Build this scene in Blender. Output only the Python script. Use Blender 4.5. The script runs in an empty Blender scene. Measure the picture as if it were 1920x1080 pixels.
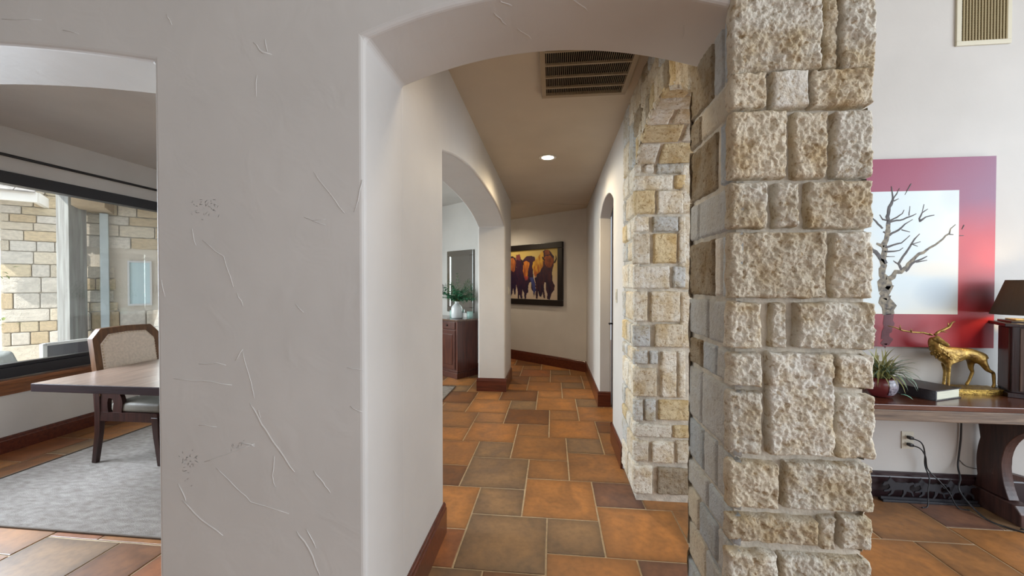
import bpy, bmesh, math, random
from mathutils import Vector, Matrix, noise, geometry
C = bpy.context.scene.collection
R = random.Random(7)
# ---------------- camera, world, light, exposure ----------------
H = 1.47
F_PX = 728.0
cam_d = bpy.data.cameras.new('camera'); cam = bpy.data.objects.new('camera', cam_d); C.objects.link(cam)
cam_d.sensor_fit = 'HORIZONTAL'; cam_d.sensor_width = 36.0
cam_d.lens = 36.0 * F_PX / 1920.0
cam.location = (0, 0, H)
cam.rotation_euler = (math.pi/2 - math.atan(9/F_PX), 0, math.atan(76/F_PX))
cam_d.clip_start = 0.05
bpy.context.scene.camera = cam
vs = bpy.context.scene.view_settings
vs.view_transform = 'Standard'; vs.look = 'None'; vs.gamma = 1.0; vs.exposure = 0.0
vs.use_curve_mapping = False

w = bpy.data.worlds.new('sky'); bpy.context.scene.world = w; w.use_nodes = True
nt = w.node_tree; nt.nodes.clear()
wo = nt.nodes.new('ShaderNodeOutputWorld'); bg = nt.nodes.new('ShaderNodeBackground')
bg.inputs[0].default_value = (0.80, 0.90, 1.0, 1); bg.inputs[1].default_value = 2.2
nt.links.new(bg.outputs[0], wo.inputs[0])

def light(name, kind, loc, power, color, rot=(0,0,0), size=None, sy=None, spread=None, blend=None, angle=None):
    l = bpy.data.lights.new(name, kind); l.energy = power; l.color = color
    if kind == 'AREA':
        l.shape = 'RECTANGLE'; l.size = size; l.size_y = sy or size
        if spread: l.spread = spread
    elif kind == 'SUN': l.angle = angle or 0.009
    elif size: l.shadow_soft_size = size
    if kind == 'SPOT': l.spot_size = angle; l.spot_blend = blend or 0.5
    o = bpy.data.objects.new(name, l); C.objects.link(o); o.location = loc; o.rotation_euler = rot
    return o
def aim(o, d): o.rotation_euler = Vector(d).to_track_quat('-Z', 'Y').to_euler()

DAY = (0.78, 0.89, 1.0)
s = light('sun', 'SUN', (0,0,10), 5.0, (1.0, 0.94, 0.84)); aim(s, (0.30, 0.75, -0.80))
# added area lights as fill, standing in for unseen living room windows
s = light('living_side_window_fill', 'AREA', (5.35, -0.3, 2.0), 310, DAY, size=4.4, sy=2.8); aim(s, (-1, 0, 0))
s = light('living_rear_fill', 'AREA', (2.4, -4.8, 2.1), 88, (0.90, 0.94, 1.0), size=4.5, sy=2.8); aim(s, (0, 1, 0))
# added fill lights inside the dining window, at its parts out of view
s = light('dining_window_fill', 'AREA', (-4.62, 2.15, 1.55), 80, DAY, size=1.0, sy=1.45, spread=math.radians(120)); aim(s, (1, 0, -0.55))
s = light('dining_far_window_fill', 'AREA', (-4.62, 4.85, 1.55), 66, (0.88, 0.97, 0.96), size=1.2, sy=1.45, spread=math.radians(130)); aim(s, (1, 0, -0.35))
# ---------------- helpers ----------------
WL = {}
def tag(o, label=None, cat=None, group=None, kind=None):
    if label: o['label'] = label
    if cat: o['category'] = cat
    if group: o['group'] = group
    if kind: o['kind'] = kind
    return o
def empty(name, loc, label, cat, group=None, kind=None):
    o = bpy.data.objects.new(name, None); C.objects.link(o); o.location = loc; o.empty_display_size = 0.1
    WL[o.name] = Vector(loc)
    return tag(o, label, cat, group, kind)
def link(name, me, mat, parent=None, loc=None):
    o = bpy.data.objects.new(name, me); C.objects.link(o)
    if mat is not None and not me.materials: me.materials.append(mat)
    p = Vector((0,0,0))
    if parent is not None:
        o.parent = parent; p = WL.get(parent.name, p)
    if loc is None:
        if p.length > 0 and me.users == 1:
            me.transform(Matrix.Translation(-p))
        o.location = (0,0,0)
    else: o.location = Vector(loc) - p
    WL[o.name] = p if loc is None else Vector(loc)
    return o
class MB:
    def __init__(s): s.bm = bmesh.new()
    def box(s, x0, x1, y0, y1, z0, z1, bev=0.0, seg=2):
        return s.obox((x0+x1)/2, (y0+y1)/2, (z0+z1)/2, abs(x1-x0), abs(y1-y0), abs(z1-z0), 0, bev, seg)
    def obox(s, cx, cy, cz, sx, sy, sz, rz=0, bev=0.0, seg=2, M=None):
        b = bmesh.new(); bmesh.ops.create_cube(b, size=1.0)
        bmesh.ops.scale(b, vec=(sx, sy, sz), verts=b.verts)
        if bev > 0: bmesh.ops.bevel(b, geom=list(b.edges), offset=bev, segments=seg, affect='EDGES', profile=0.6)
        T = Matrix.Translation((cx, cy, cz)) @ Matrix.Rotation(rz, 4, 'Z')
        if M is not None: T = Matrix.Translation((cx, cy, cz)) @ M
        bmesh.ops.transform(b, matrix=T, verts=b.verts)
        return s.add(b)
    def add(s, b):
        m = bpy.data.meshes.new('t'); b.to_mesh(m); b.free(); s.bm.from_mesh(m); bpy.data.meshes.remove(m); return s
    def prism(s, pts, axis, a0, a1):
        """pts 2D outline; axis 'x': (y,z), 'y': (x,z), 'z': (x,y); extruded from a0 to a1"""
        def P(p, a): return {'x': (a, p[0], p[1]), 'y': (p[0], a, p[1]), 'z': (p[0], p[1], a)}[axis]
        b = bmesh.new()
        v0 = [b.verts.new(P(p, a0)) for p in pts]; v1 = [b.verts.new(P(p, a1)) for p in pts]
        b.faces.new(v0); b.faces.new(v1[::-1])
        n = len(pts)
        for i in range(n): b.faces.new((v0[i], v1[i], v1[(i+1) % n], v0[(i+1) % n]))
        bmesh.ops.recalc_face_normals(b, faces=b.faces)
        return s.add(b)
    def tube(s, pts, r, n=8, closed=False, cap=True):
        pts = [Vector(p) for p in pts]; rr = r if isinstance(r, (list, tuple)) else [r]*len(pts)
        rings = []; up = None; N = len(pts)
        for i, p in enumerate(pts):
            a = pts[i-1] if (i > 0 or closed) else p; c = pts[(i+1) % N] if (i < N-1 or closed) else p
            t = (c-a).normalized() if (c-a).length > 1e-9 else Vector((0,0,1))
            if up is None: up = t.orthogonal().normalized()
            up = (up - t*up.dot(t))
            up = up.normalized() if up.length > 1e-6 else t.orthogonal().normalized()
            q = t.cross(up)
            rings.append([s.bm.verts.new(p + (up*math.cos(2*math.pi*k/n) + q*math.sin(2*math.pi*k/n))*rr[i]) for k in range(n)])
        for i in range(N if closed else N-1):
            A, B = rings[i], rings[(i+1) % N]
            for k in range(n): s.bm.faces.new((A[k], A[(k+1) % n], B[(k+1) % n], B[k]))
        if cap and not closed:
            s.bm.faces.new(rings[0][::-1]); s.bm.faces.new(rings[-1])
        return s
    def lathe(s, prof, c, n=24):
        rings = []
        for r, z in prof:
            rings.append([s.bm.verts.new((c[0]+r*math.cos(2*math.pi*k/n), c[1]+r*math.sin(2*math.pi*k/n), c[2]+z)) for k in range(n)])
        for A, B in zip(rings, rings[1:]):
            for k in range(n): s.bm.faces.new((A[k], A[(k+1) % n], B[(k+1) % n], B[k]))
        s.bm.faces.new(rings[0][::-1]); s.bm.faces.new(rings[-1]); return s
    def ribbon(s, pts, N, side=None):
        """flat tapered stroke: pts (Vector, width), N thickness vector"""
        prev = None
        L = []
        for i, (p, wd) in enumerate(pts):
            a = pts[max(i-1, 0)][0]; c = pts[min(i+1, len(pts)-1)][0]
            t = (c-a).normalized(); q = t.cross(N.normalized()).normalized()*wd/2
            L.append([s.bm.verts.new(v) for v in (p-q, p-q*0.5+N, p+q*0.5+N, p+q)])
        for A, B in zip(L, L[1:]):
            for k in range(3): s.bm.faces.new((A[k], A[k+1], B[k+1], B[k]))
        for A in (L[0], L[-1]): s.bm.faces.new(A)
        return s
    def build(s, name, mat, parent=None, smooth=False, bevel=0, **kw):
        me = bpy.data.meshes.new(name)
        bmesh.ops.recalc_face_normals(s.bm, faces=s.bm.faces)
        s.bm.to_mesh(me); s.bm.free()
        if smooth: me.shade_smooth()
        o = link(name, me, mat, parent)
        if bevel:
            m = o.modifiers.new('bevel', 'BEVEL'); m.width = bevel; m.segments = 4; m.limit_method = 'ANGLE'; m.angle_limit = math.radians(40); m.harden_normals = False
        if kw: tag(o, **kw)
        return o

def new_mat(name):
    m = bpy.data.materials.new(name); m.use_nodes = True
    n = m.node_tree.nodes; return m, n, m.node_tree.links, n['Principled BSDF']
def simple(name, col, rough=0.5, metal=0.0, var=0.0, vscale=8.0, bump=0.0, bscale=40.0, stretch=None, col2=None, emit=0, spec=None, obj_color=False, rnd=0.0, coat=0):
    m, n, l, b = new_mat(name)
    b.inputs['Roughness'].default_value = rough; b.inputs['Metallic'].default_value = metal
    if spec is not None: b.inputs['Specular IOR Level'].default_value = spec
    if coat: b.inputs['Coat Weight'].default_value = coat; b.inputs['Coat Roughness'].default_value = 0.15
    b.inputs['Base Color'].default_value = (*col, 1)
    if emit:
        b.inputs['Emission Color'].default_value = (*col, 1); b.inputs['Emission Strength'].default_value = emit
    tc = n.new('ShaderNodeTexCoord'); mp = n.new('ShaderNodeMapping'); l.new(tc.outputs['Object'], mp.inputs[0])
    if stretch: mp.inputs['Scale'].default_value = stretch
    oi = n.new('ShaderNodeObjectInfo')
    vadd = n.new('ShaderNodeVectorMath'); vadd.operation = 'ADD'
    sc = n.new('ShaderNodeMath'); sc.operation = 'MULTIPLY'; sc.inputs[1].default_value = 37.0
    l.new(oi.outputs['Random'], sc.inputs[0]); l.new(mp.outputs[0], vadd.inputs[0]); l.new(sc.outputs[0], vadd.inputs[1])
    if var > 0 or col2 or obj_color:
        nz = n.new('ShaderNodeTexNoise'); nz.inputs['Scale'].default_value = vscale; nz.inputs['Detail'].default_value = 6
        l.new(vadd.outputs[0], nz.inputs['Vector'])
        rp = n.new('ShaderNodeValToRGB'); rp.color_ramp.elements[0].position = 0.32; rp.color_ramp.elements[1].position = 0.68
        c2 = col2 or tuple(c*(1-var) for c in col); c1 = col if col2 else tuple(min(1, c*(1+var*0.5)) for c in col)
        if obj_color: c1 = (1+var*0.3,)*3; c2 = (1-var,)*3
        rp.color_ramp.elements[0].color = (*c2, 1); rp.color_ramp.elements[1].color = (*c1, 1)
        l.new(nz.outputs['Fac'], rp.inputs[0])
        src = rp.outputs[0]
        if obj_color:
            mx = n.new('ShaderNodeMix'); mx.data_type = 'RGBA'; mx.blend_type = 'MULTIPLY'; mx.inputs[0].default_value = 1
            l.new(oi.outputs['Color'], mx.inputs[6]); l.new(rp.outputs[0], mx.inputs[7]); src = mx.outputs[2]
        if rnd:
            hs = n.new('ShaderNodeHueSaturation'); mr = n.new('ShaderNodeMapRange'); mr.inputs[3].default_value = 1-rnd; mr.inputs[4].default_value = 1+rnd
            l.new(oi.outputs['Random'], mr.inputs[0]); l.new(mr.outputs[0], hs.inputs['Value']); l.new(src, hs.inputs['Color']); src = hs.outputs[0]
        l.new(src, b.inputs['Base Color'])
    if bump > 0:
        nb = n.new('ShaderNodeTexNoise'); nb.inputs['Scale'].default_value = bscale; nb.inputs['Detail'].default_value = 8
        l.new(vadd.outputs[0], nb.inputs['Vector'])
        bp = n.new('ShaderNodeBump'); bp.inputs['Strength'].default_value = bump; bp.inputs['Distance'].default_value = 0.01
        l.new(nb.outputs['Fac'], bp.inputs['Height']); l.new(bp.outputs[0], b.inputs['Normal'])
    return m
def wood(name, c1, c2, rough=0.35, axis='x', scale=1.0, coat=0.0, bump=0.15):
    st = {'x': (1.2, 14, 14), 'y': (14, 1.2, 14), 'z': (14, 14, 1.2)}[axis]
    return simple(name, c1, rough, col2=c2, vscale=3.0*scale, bump=bump, bscale=6*scale, stretch=st, coat=coat)
def attr_mat(name, rough=0.5, bump=0.1, bscale=300):
    m, n, l, b = new_mat(name); b.inputs['Roughness'].default_value = rough
    a = n.new('ShaderNodeAttribute'); a.attribute_name = 'Col'; l.new(a.outputs['Color'], b.inputs['Base Color'])
    nb = n.new('ShaderNodeTexNoise'); nb.inputs['Scale'].default_value = bscale
    tc = n.new('ShaderNodeTexCoord'); l.new(tc.outputs['Object'], nb.inputs['Vector'])
    bp = n.new('ShaderNodeBump'); bp.inputs['Strength'].default_value = bump; bp.inputs['Distance'].default_value = 0.003
    l.new(nb.outputs['Fac'], bp.inputs['Height']); l.new(bp.outputs[0], b.inputs['Normal'])
    return m
def plaster_mat(name, col, rough=0.55):
    m, n, l, b = new_mat(name)
    b.inputs['Roughness'].default_value = rough; b.inputs['Specular IOR Level'].default_value = 0.35
    tc = n.new('ShaderNodeTexCoord')
    n1 = n.new('ShaderNodeTexNoise'); n1.inputs['Scale'].default_value = 2.2; n1.inputs['Detail'].default_value = 3
    n2 = n.new('ShaderNodeTexNoise'); n2.inputs['Scale'].default_value = 38; n2.inputs['Detail'].default_value = 4
    n3 = n.new('ShaderNodeTexNoise'); n3.inputs['Scale'].default_value = 7; n3.inputs['Detail'].default_value = 2; n3.inputs['Distortion'].default_value = 1.5
    for k in (n1, n2, n3): l.new(tc.outputs['Object'], k.inputs['Vector'])
    a = n.new('ShaderNodeMath'); a.operation = 'MULTIPLY_ADD'; a.inputs[1].default_value = 0.05
    l.new(n2.outputs['Fac'], a.inputs[0]); l.new(n1.outputs['Fac'], a.inputs[2])
    a2 = n.new('ShaderNodeMath'); a2.operation = 'MULTIPLY_ADD'; a2.inputs[1].default_value = 0.35
    l.new(n3.outputs['Fac'], a2.inputs[0]); l.new(a.outputs[0], a2.inputs[2])
    bp = n.new('ShaderNodeBump'); bp.inputs['Strength'].default_value = 0.24; bp.inputs['Distance'].default_value = 0.02
    l.new(a2.outputs[0], bp.inputs['Height']); l.new(bp.outputs[0], b.inputs['Normal'])
    rp = n.new('ShaderNodeValToRGB'); rp.color_ramp.elements[0].position = 0.3; rp.color_ramp.elements[1].position = 0.7
    rp.color_ramp.elements[0].color = (*[c*0.94 for c in col], 1); rp.color_ramp.elements[1].color = (*[min(1, c*1.03) for c in col], 1)
    l.new(n1.outputs['Fac'], rp.inputs[0]); l.new(rp.outputs[0], b.inputs['Base Color'])
    return m

PLASTER = plaster_mat('cream_plaster', (0.64, 0.622, 0.60))
CEIL = plaster_mat('ceiling_plaster', (0.60, 0.53, 0.43))
MORTAR = simple('mortar', (0.62, 0.56, 0.47), 0.9, var=0.25, vscale=20, bump=0.5, bscale=90)
DARKWOOD = wood('red_brown_wood', (0.13, 0.028, 0.013), (0.065, 0.014, 0.008), 0.28, 'x', coat=0.3)
GROUT = simple('grout', (0.55, 0.43, 0.28), 0.85, var=0.2, vscale=30)
BLACK = simple('black_metal', (0.012, 0.012, 0.015), 0.4)
# ---------------- measured outlines (metres) ----------------
FRONT=[(0.531,0.791,2.103,2.358),(0.799,0.838,2.104,2.336),(0.845,0.938,2.099,2.333),(0.532,0.64,1.998,2.107),(0.65,0.757,1.994,2.105),(0.76,0.932,1.991,2.103),(0.538,0.697,1.786,1.99),(0.713,0.811,1.783,1.982),(0.827,0.934,1.781,1.982),(0.535,0.643,1.636,1.777),(0.663,0.731,1.637,1.773),(0.756,0.936,1.631,1.774),(0.534,0.809,1.424,1.626),(0.827,0.935,1.425,1.622),(0.531,0.629,1.27,1.412),(0.655,0.701,1.271,1.413),(0.727,0.946,1.272,1.413),(0.533,0.63,1.154,1.258),(0.649,0.836,0.95,1.261),(0.836,0.943,1.155,1.259),(0.533,0.636,0.945,1.14),(0.842,0.948,0.947,1.14),(0.536,0.684,0.783,0.924),(0.696,0.945,0.788,0.93),(0.541,0.795,0.678,0.758),(0.803,0.846,0.667,0.765),(0.854,0.943,0.674,0.771),(0.537,0.68,0.524,0.648),(0.688,0.942,0.546,0.645)]
FAR=[(0.539,0.636,1.209,1.417),(0.65,0.845,1.208,1.417),(0.538,0.655,1.04,1.189),(0.681,0.864,1.04,1.2),(0.54,0.639,0.923,1.017),(0.646,0.705,0.924,1.019),(0.541,0.697,0.706,0.899),(0.719,0.825,0.703,1.017),(0.83,0.883,0.705,1.019),(0.542,0.609,0.54,0.691),(0.615,0.693,0.542,0.693),(0.705,0.91,0.552,0.692),(0.544,0.795,0.433,0.523),(0.801,0.911,0.434,0.522),(0.541,0.646,0.271,0.411),(0.663,0.811,0.264,0.409),(0.819,0.912,0.269,0.423),(0.543,0.672,0.049,0.243),(0.7,0.913,0.054,0.236),(0.542,0.681,1.931,2.092),(0.691,0.862,1.928,2.088),(0.542,0.642,1.811,1.918),(0.66,0.831,1.809,1.916),(0.528,0.649,1.596,1.805),(0.667,0.823,1.6,1.803),(0.826,0.878,1.599,1.913),(0.538,0.778,1.43,1.586),(0.792,0.879,1.435,1.585),(0.544,0.796,2.085,2.19),(0.803,0.875,2.091,2.19),(0.548,0.593,2.211,2.295),(0.607,0.673,2.205,2.293),(0.684,0.861,2.195,2.29)]
BISON={
'body3':[(1.071,1.578),(1.06,1.708),(1.113,1.774),(1.146,1.857),(1.05,1.935),(0.946,2.027),(0.864,2.07),(0.764,2.049),(0.704,1.983),(0.665,1.949),(0.674,1.809),(0.704,1.7),(0.703,1.511),(0.654,1.432),(0.664,1.354),(0.723,1.274),(0.752,1.179),(0.822,1.185),(0.812,1.273),(0.853,1.384),(0.843,1.48),(0.874,1.496),(0.894,1.415),(0.883,1.319),(0.863,1.192),(0.894,1.191),(0.924,1.303),(0.945,1.222),(0.997,1.229),(1.028,1.317),(1.039,1.187),(1.081,1.186),(1.092,1.3),(1.081,1.414),(1.113,1.578)],
'back3':[(1.146,1.857),(1.05,1.935),(0.925,2.058),(0.895,2.008),(0.894,1.896),(0.905,1.784),(0.987,1.674),(1.05,1.643),(1.092,1.578),(1.135,1.644),(1.161,1.759)],
'head3':[(0.894,1.928),(0.844,1.958),(0.744,1.961),(0.675,1.903),(0.684,1.825),(0.743,1.748),(0.803,1.75),(0.864,1.815)],
'knot3':[(0.874,2.055),(0.784,2.066),(0.754,1.985),(0.864,1.967)],
'hornl3':[(0.929,1.954),(0.925,1.898),(0.884,1.867),(0.854,1.891),(0.888,1.904),(0.905,1.945)],
'hornr3':[(0.626,1.971),(0.607,1.884),(0.645,1.816),(0.674,1.832),(0.641,1.886)],
'body2':[(1.57,1.924),(1.443,1.885),(1.398,1.917),(1.32,1.972),(1.2,1.983),(1.114,1.954),(1.092,1.872),(1.135,1.775),(1.156,1.677),(1.135,1.578),(1.113,1.513),(1.081,1.414),(1.113,1.267),(1.134,1.193),(1.145,1.316),(1.199,1.381),(1.188,1.496),(1.232,1.48),(1.265,1.413),(1.264,1.297),(1.309,1.28),(1.308,1.171),(1.353,1.17),(1.364,1.279),(1.409,1.345),(1.42,1.261),(1.409,1.177),(1.454,1.176),(1.489,1.26),(1.5,1.174),(1.535,1.182),(1.53,1.31),(1.558,1.412),(1.576,1.48)],
'blue2':[(1.243,1.579),(1.135,1.578),(1.081,1.349),(1.134,1.266),(1.167,1.414),(1.199,1.496)],
'face2':[(1.387,1.866),(1.32,1.889),(1.232,1.861),(1.254,1.745),(1.276,1.613),(1.309,1.53),(1.364,1.564),(1.398,1.682)],
'flank2':[(1.581,2.01),(1.489,2.023),(1.443,1.919),(1.421,1.716),(1.512,1.65),(1.57,1.72)],
'horn2':[(1.459,1.92),(1.43,1.851),(1.387,1.813),(1.376,1.841),(1.416,1.876),(1.421,1.918)],
'nose2':[(1.358,1.606),(1.26,1.605),(1.287,1.53),(1.342,1.527)],
'body1':[(1.831,1.935),(1.747,1.984),(1.651,1.988),(1.581,1.942),(1.57,1.72),(1.569,1.412),(1.593,1.24),(1.628,1.257),(1.64,1.377),(1.675,1.273),(1.735,1.185),(1.771,1.202),(1.759,1.359),(1.747,1.446),(1.831,1.41)],
'face1':[(1.771,1.933),(1.651,1.962),(1.593,1.891),(1.604,1.72),(1.64,1.678),(1.723,1.723),(1.759,1.811)],
}
TREE=[
[(2.263,1.258,0.0702),(2.258,1.296,0.0733),(2.245,1.385,0.0641),(2.232,1.487,0.055),(2.22,1.564,0.0428),(2.224,1.64,0.0397),(2.232,1.717,0.0366),(2.249,1.793,0.0305),(2.254,1.869,0.0275),(2.248,1.92,0.0244),(2.259,1.983,0.0198),(2.281,2.034,0.0137),(2.275,2.097,0.0076),(2.272,2.123,0.0031)],
[(2.281,2.034,0.0092),(2.304,2.071,0.0076),(2.321,2.109,0.0031)],
[(2.287,2.023,0.0076),(2.316,2.039,0.0031)],
[(2.254,1.892,0.0122),(2.219,1.902,0.0092),(2.201,1.934,0.0046)],
[(2.26,1.888,0.0122),(2.306,1.913,0.0092),(2.34,1.938,0.0061),(2.351,1.963,0.0031)],
[(2.265,1.882,0.0107),(2.346,1.899,0.0092),(2.404,1.924,0.0061),(2.426,1.936,0.0031)],
[(2.381,1.924,0.0061),(2.386,1.987,0.0031)],
[(2.45,1.881,0.0137),(2.444,1.904,0.0107),(2.461,1.942,0.0076),(2.495,1.966,0.0031)],
[(2.448,1.885,0.0122),(2.484,1.913,0.0076),(2.535,1.925,0.0046)],
[(2.461,1.948,0.0046),(2.472,1.998,0.0031)],
[(2.261,1.793,0.0153),(2.301,1.818,0.0122),(2.335,1.843,0.0107),(2.358,1.868,0.0076),(2.404,1.898,0.0031)],
[(2.336,1.83,0.0076),(2.388,1.814,0.0031)],
[(2.23,1.717,0.0244),(2.203,1.73,0.0183),(2.183,1.739,0.0122)],
[(2.238,1.71,0.0137),(2.29,1.729,0.0107),(2.337,1.741,0.0076),(2.388,1.791,0.0046)],
[(2.233,1.685,0.0137),(2.291,1.685,0.0092),(2.326,1.691,0.0061),(2.348,1.709,0.0031)],
[(2.242,1.651,0.0076),(2.297,1.65,0.0031)],
[(2.249,1.43,0.0519),(2.261,1.472,0.0397),(2.293,1.526,0.0305),(2.35,1.563,0.0275),(2.396,1.614,0.0229),(2.43,1.652,0.0183),(2.487,1.689,0.0153),(2.543,1.726,0.0122),(2.588,1.764,0.0107),(2.627,1.801,0.0107),(2.633,1.832,0.0076),(2.663,1.86,0.0046)],
[(2.624,1.795,0.0061),(2.651,1.793,0.0046)],
[(2.339,1.557,0.0137),(2.321,1.602,0.0168),(2.349,1.652,0.0137),(2.389,1.715,0.0122),(2.417,1.766,0.0092),(2.448,1.801,0.0046)],
[(2.394,1.728,0.0076),(2.454,1.749,0.0031)],
[(2.4,1.734,0.0076),(2.437,1.717,0.0031)],
[(2.321,1.599,0.0107),(2.288,1.622,0.0046)],
[(2.364,1.551,0.0168),(2.419,1.614,0.0137),(2.464,1.633,0.0092),(2.495,1.651,0.0046)],
[(2.428,1.611,0.0092),(2.495,1.624,0.0031)],
[(2.246,1.494,0.0122),(2.248,1.515,0.0061)],
[(2.392,2.138,0.0061),(2.376,2.107,0.0061),(2.354,2.064,0.0031)],
[(2.714,1.856,0.0061),(2.702,1.827,0.0046)],
[(2.687,1.786,0.0046),(2.712,1.786,0.0031)],
[(2.225,1.819,0.0122),(2.237,1.808,0.0076)],
]
MARKS=[
[(-1.252,1.183,0.003),(-1.184,1.188,0.0045),(-1.147,1.181,0.003)],
[(-1.11,1.197,0.003),(-1.081,1.238,0.0045)],
[(-1.351,1.128,0.003),(-1.245,1.123,0.0045),(-1.123,1.111,0.0045)],
[(-1.254,0.963,0.003),(-1.184,0.96,0.003)],
[(-1.056,1.049,0.0045),(-1.025,0.999,0.0074),(-0.982,0.933,0.0074),(-0.932,0.868,0.0074),(-0.89,0.814,0.0045)],
[(-1.024,1.026,0.006),(-1.017,0.999,0.0045)],
[(-1.233,0.833,0.003),(-1.158,0.86,0.0045),(-1.04,0.906,0.0045)],
[(-1.091,0.908,0.0045),(-1.04,0.897,0.006)],
[(-1.337,0.749,0.0045),(-1.307,0.687,0.006)],
[(-1.322,0.69,0.0045),(-1.25,0.625,0.0074),(-1.164,0.573,0.006)],
[(-1.188,0.815,0.0015),(-1.115,0.75,0.003),(-1.056,0.699,0.003),(-0.912,0.667,0.0015)],
[(-0.965,0.866,0.003),(-0.974,0.798,0.003),(-0.962,0.759,0.0015)],
[(-0.819,0.823,0.003),(-0.784,0.782,0.0045),(-0.759,0.748,0.003)],
[(-0.884,0.608,0.006),(-0.842,0.551,0.0089),(-0.8,0.46,0.006)],
[(-0.848,0.617,0.0045),(-0.813,0.553,0.0045)],
[(-0.812,1.85,0.0015),(-0.75,1.77,0.0015),(-0.702,1.708,0.003)],
[(-0.637,1.819,0.0015),(-0.668,1.71,0.0015)],
[(-0.848,1.696,0.0015),(-0.771,1.669,0.0015)],
[(-0.771,1.688,0.0015),(-0.82,1.683,0.0015)],
[(-0.698,1.182,0.0015),(-0.636,1.174,0.0015)],
[(-0.685,1.051,0.003),(-0.641,1.031,0.003)],
[(-1.272,1.663,0.003),(-1.257,1.603,0.0015)],
[(-1.395,1.483,0.003),(-1.381,1.421,0.003)],
[(-0.881,1.397,0.0015),(-0.853,1.37,0.0015)],
[(-1.101,1.436,0.0015),(-1.079,1.389,0.0015)],
[(-1.232,1.622,0.0015),(-1.151,1.564,0.0015),(-1.115,1.456,0.0015)],
[(-1.081,1.227,0.0015),(-1.05,1.12,0.0015),(-1.039,1.066,0.0015)],
[(-1.032,2.304,0.0041),(-0.998,2.267,0.0082),(-0.963,2.258,0.0062)],
[(-1.363,2.424,0.0021),(-1.343,2.385,0.0021)],
[(-2.044,2.455,0.0041),(-1.873,2.439,0.0041)],
[(-1.784,2.396,0.0041),(-1.718,2.378,0.0041)],
[(-0.988,2.312,0.0041),(-0.979,2.269,0.0041)],
[(-1.019,2.19,0.0021),(-1.023,2.117,0.0021)],
]
# ---------------- structure ----------------
def arch(a0, a1, zs, za, n=28, p=2.0):
    """points from a0 to a1, spring height zs, crown za"""
    c = (a0+a1)/2; h = (a1-a0)/2; out = []
    for i in range(n+1):
        t = -1 + 2*i/n
        out.append((c + t*h, za - (za-zs)*abs(t)**p))
    return out
TOP = 4.2
# front wall with the dining arch and the hall arch
pts = [(-4.9, 0), (-4.62, 0)] + arch(-4.58, -1.42, 2.262, 2.42) + [(-1.42, 0), (-0.632, 0)] + arch(-0.632, 0.60, 2.296, 2.408) + [(0.60, TOP), (-4.9, TOP)]
MB().prism(pts, 'y', 1.255, 1.60).build('wall_front', PLASTER, bevel=0.018, label='thick cream plaster wall with two wide arches and a square pier between them', cat='wall', kind='structure')
# hall left wall with an arched opening to the dining room
pts = [(1.59, 0), (2.22, 0)] + arch(2.22, 5.21, 2.235, 2.40, p=2.6) + [(5.21, 0), (5.95, 0), (5.95, 2.86), (1.59, 2.86)]
MB().prism(pts, 'x', -1.01, -0.637).build('wall_hall_left', PLASTER, bevel=0.02, label='hallway plaster wall with the arched opening towards the wooden cabinet', cat='wall', kind='structure')
# hall right wall with an arched door recess
pts = [(3.12, 0), (3.66, 0)] + arch(3.66, 4.70, 2.24, 2.385, p=2.4) + [(4.70, 0), (6.52, 0), (6.52, 2.86), (3.12, 2.86)]
MB().prism(pts, 'x', 0.555, 0.69).build('wall_hall_right', PLASTER, bevel=0.012, label='narrow hallway plaster wall with a small arched door recess', cat='wall', kind='structure')
d = Vector((-0.7945, 0.6073, 0)); nrm = Vector((-0.6073, -0.7945, 0))
def diag_box(mb, p, s0, s1, t0, t1, z0, z1, bev=0):
    """box along d from point p: s along d, t along the room normal (negative = into the wall)"""
    c = Vector((p[0], p[1], 0)) + d*(s0+s1)/2 + nrm*(t0+t1)/2
    return mb.obox(c.x, c.y, (z0+z1)/2, abs(s1-s0), abs(t1-t0), z1-z0, math.atan2(d.y, d.x), bev)
PB = (0.565, 6.485)       # corner where the hall right wall meets the angled end wall
PD = (-1.187, 6.167)      # point on the dining room's angled wall
diag_box(MB(), PB, -0.25, 5.2, -0.15, 0, 0, 2.86).build('wall_hall_end', PLASTER, label='angled plaster wall at the end of the hallway behind the bison painting', cat='wall', kind='structure')
diag_box(MB(), PD, -0.52, 4.7, -0.14, 0, 0, 2.86).build('wall_dining_back', PLASTER, label='angled plaster wall behind the mirror and the wooden cabinet', cat='wall', kind='structure')
MB().box(-3.75, -3.6, 7.6, 10.2, 0, 2.86).build('wall_corridor_end', PLASTER, label='plain plaster wall closing the far corridor', cat='wall', kind='structure')
# dining window wall
XW = -4.72
wb = MB(); wb.box(XW-0.16, XW, 1.255, 9.4, 0, 0.60); wb.box(XW-0.16, XW, 1.255, 9.4, 2.44, 2.95)
wb.box(XW-0.16, XW, 1.255, 1.75, 0.60, 2.44); wb.box(XW-0.16, XW, 5.5, 9.4, 0.60, 2.44)
wb.build('wall_window', PLASTER, label='cream plaster wall around the wide black framed dining window', cat='wall', kind='structure')
MB().box(0.93, 5.6, 2.92, 3.08, 0, TOP).build('wall_picture', plaster_mat('pale_plaster', (0.555, 0.53, 0.50)), label='pale plaster wall behind the red painting and console table', cat='wall', kind='structure')
MB().box(5.5, 5.6, -5, 3.0, 0, TOP).build('wall_living_side', PLASTER, label='plain side wall of the living room', cat='wall', kind='structure')
MB().box(-4.9, 5.6, -5.1, -5, 0, TOP).build('wall_living_back', PLASTER, label='plain rear wall of the living room', cat='wall', kind='structure')
MB().box(-5.0, -4.9, -5.1, 1.6, 0, TOP).build('wall_living_left', PLASTER, label='plain left wall of the living room', cat='wall', kind='structure')
MB().box(-5.0, 5.6, -5.1, 3.08, TOP, TOP+0.1).build('ceiling_living', CEIL, label='high plain ceiling of the living room', cat='ceiling', kind='structure')
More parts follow.
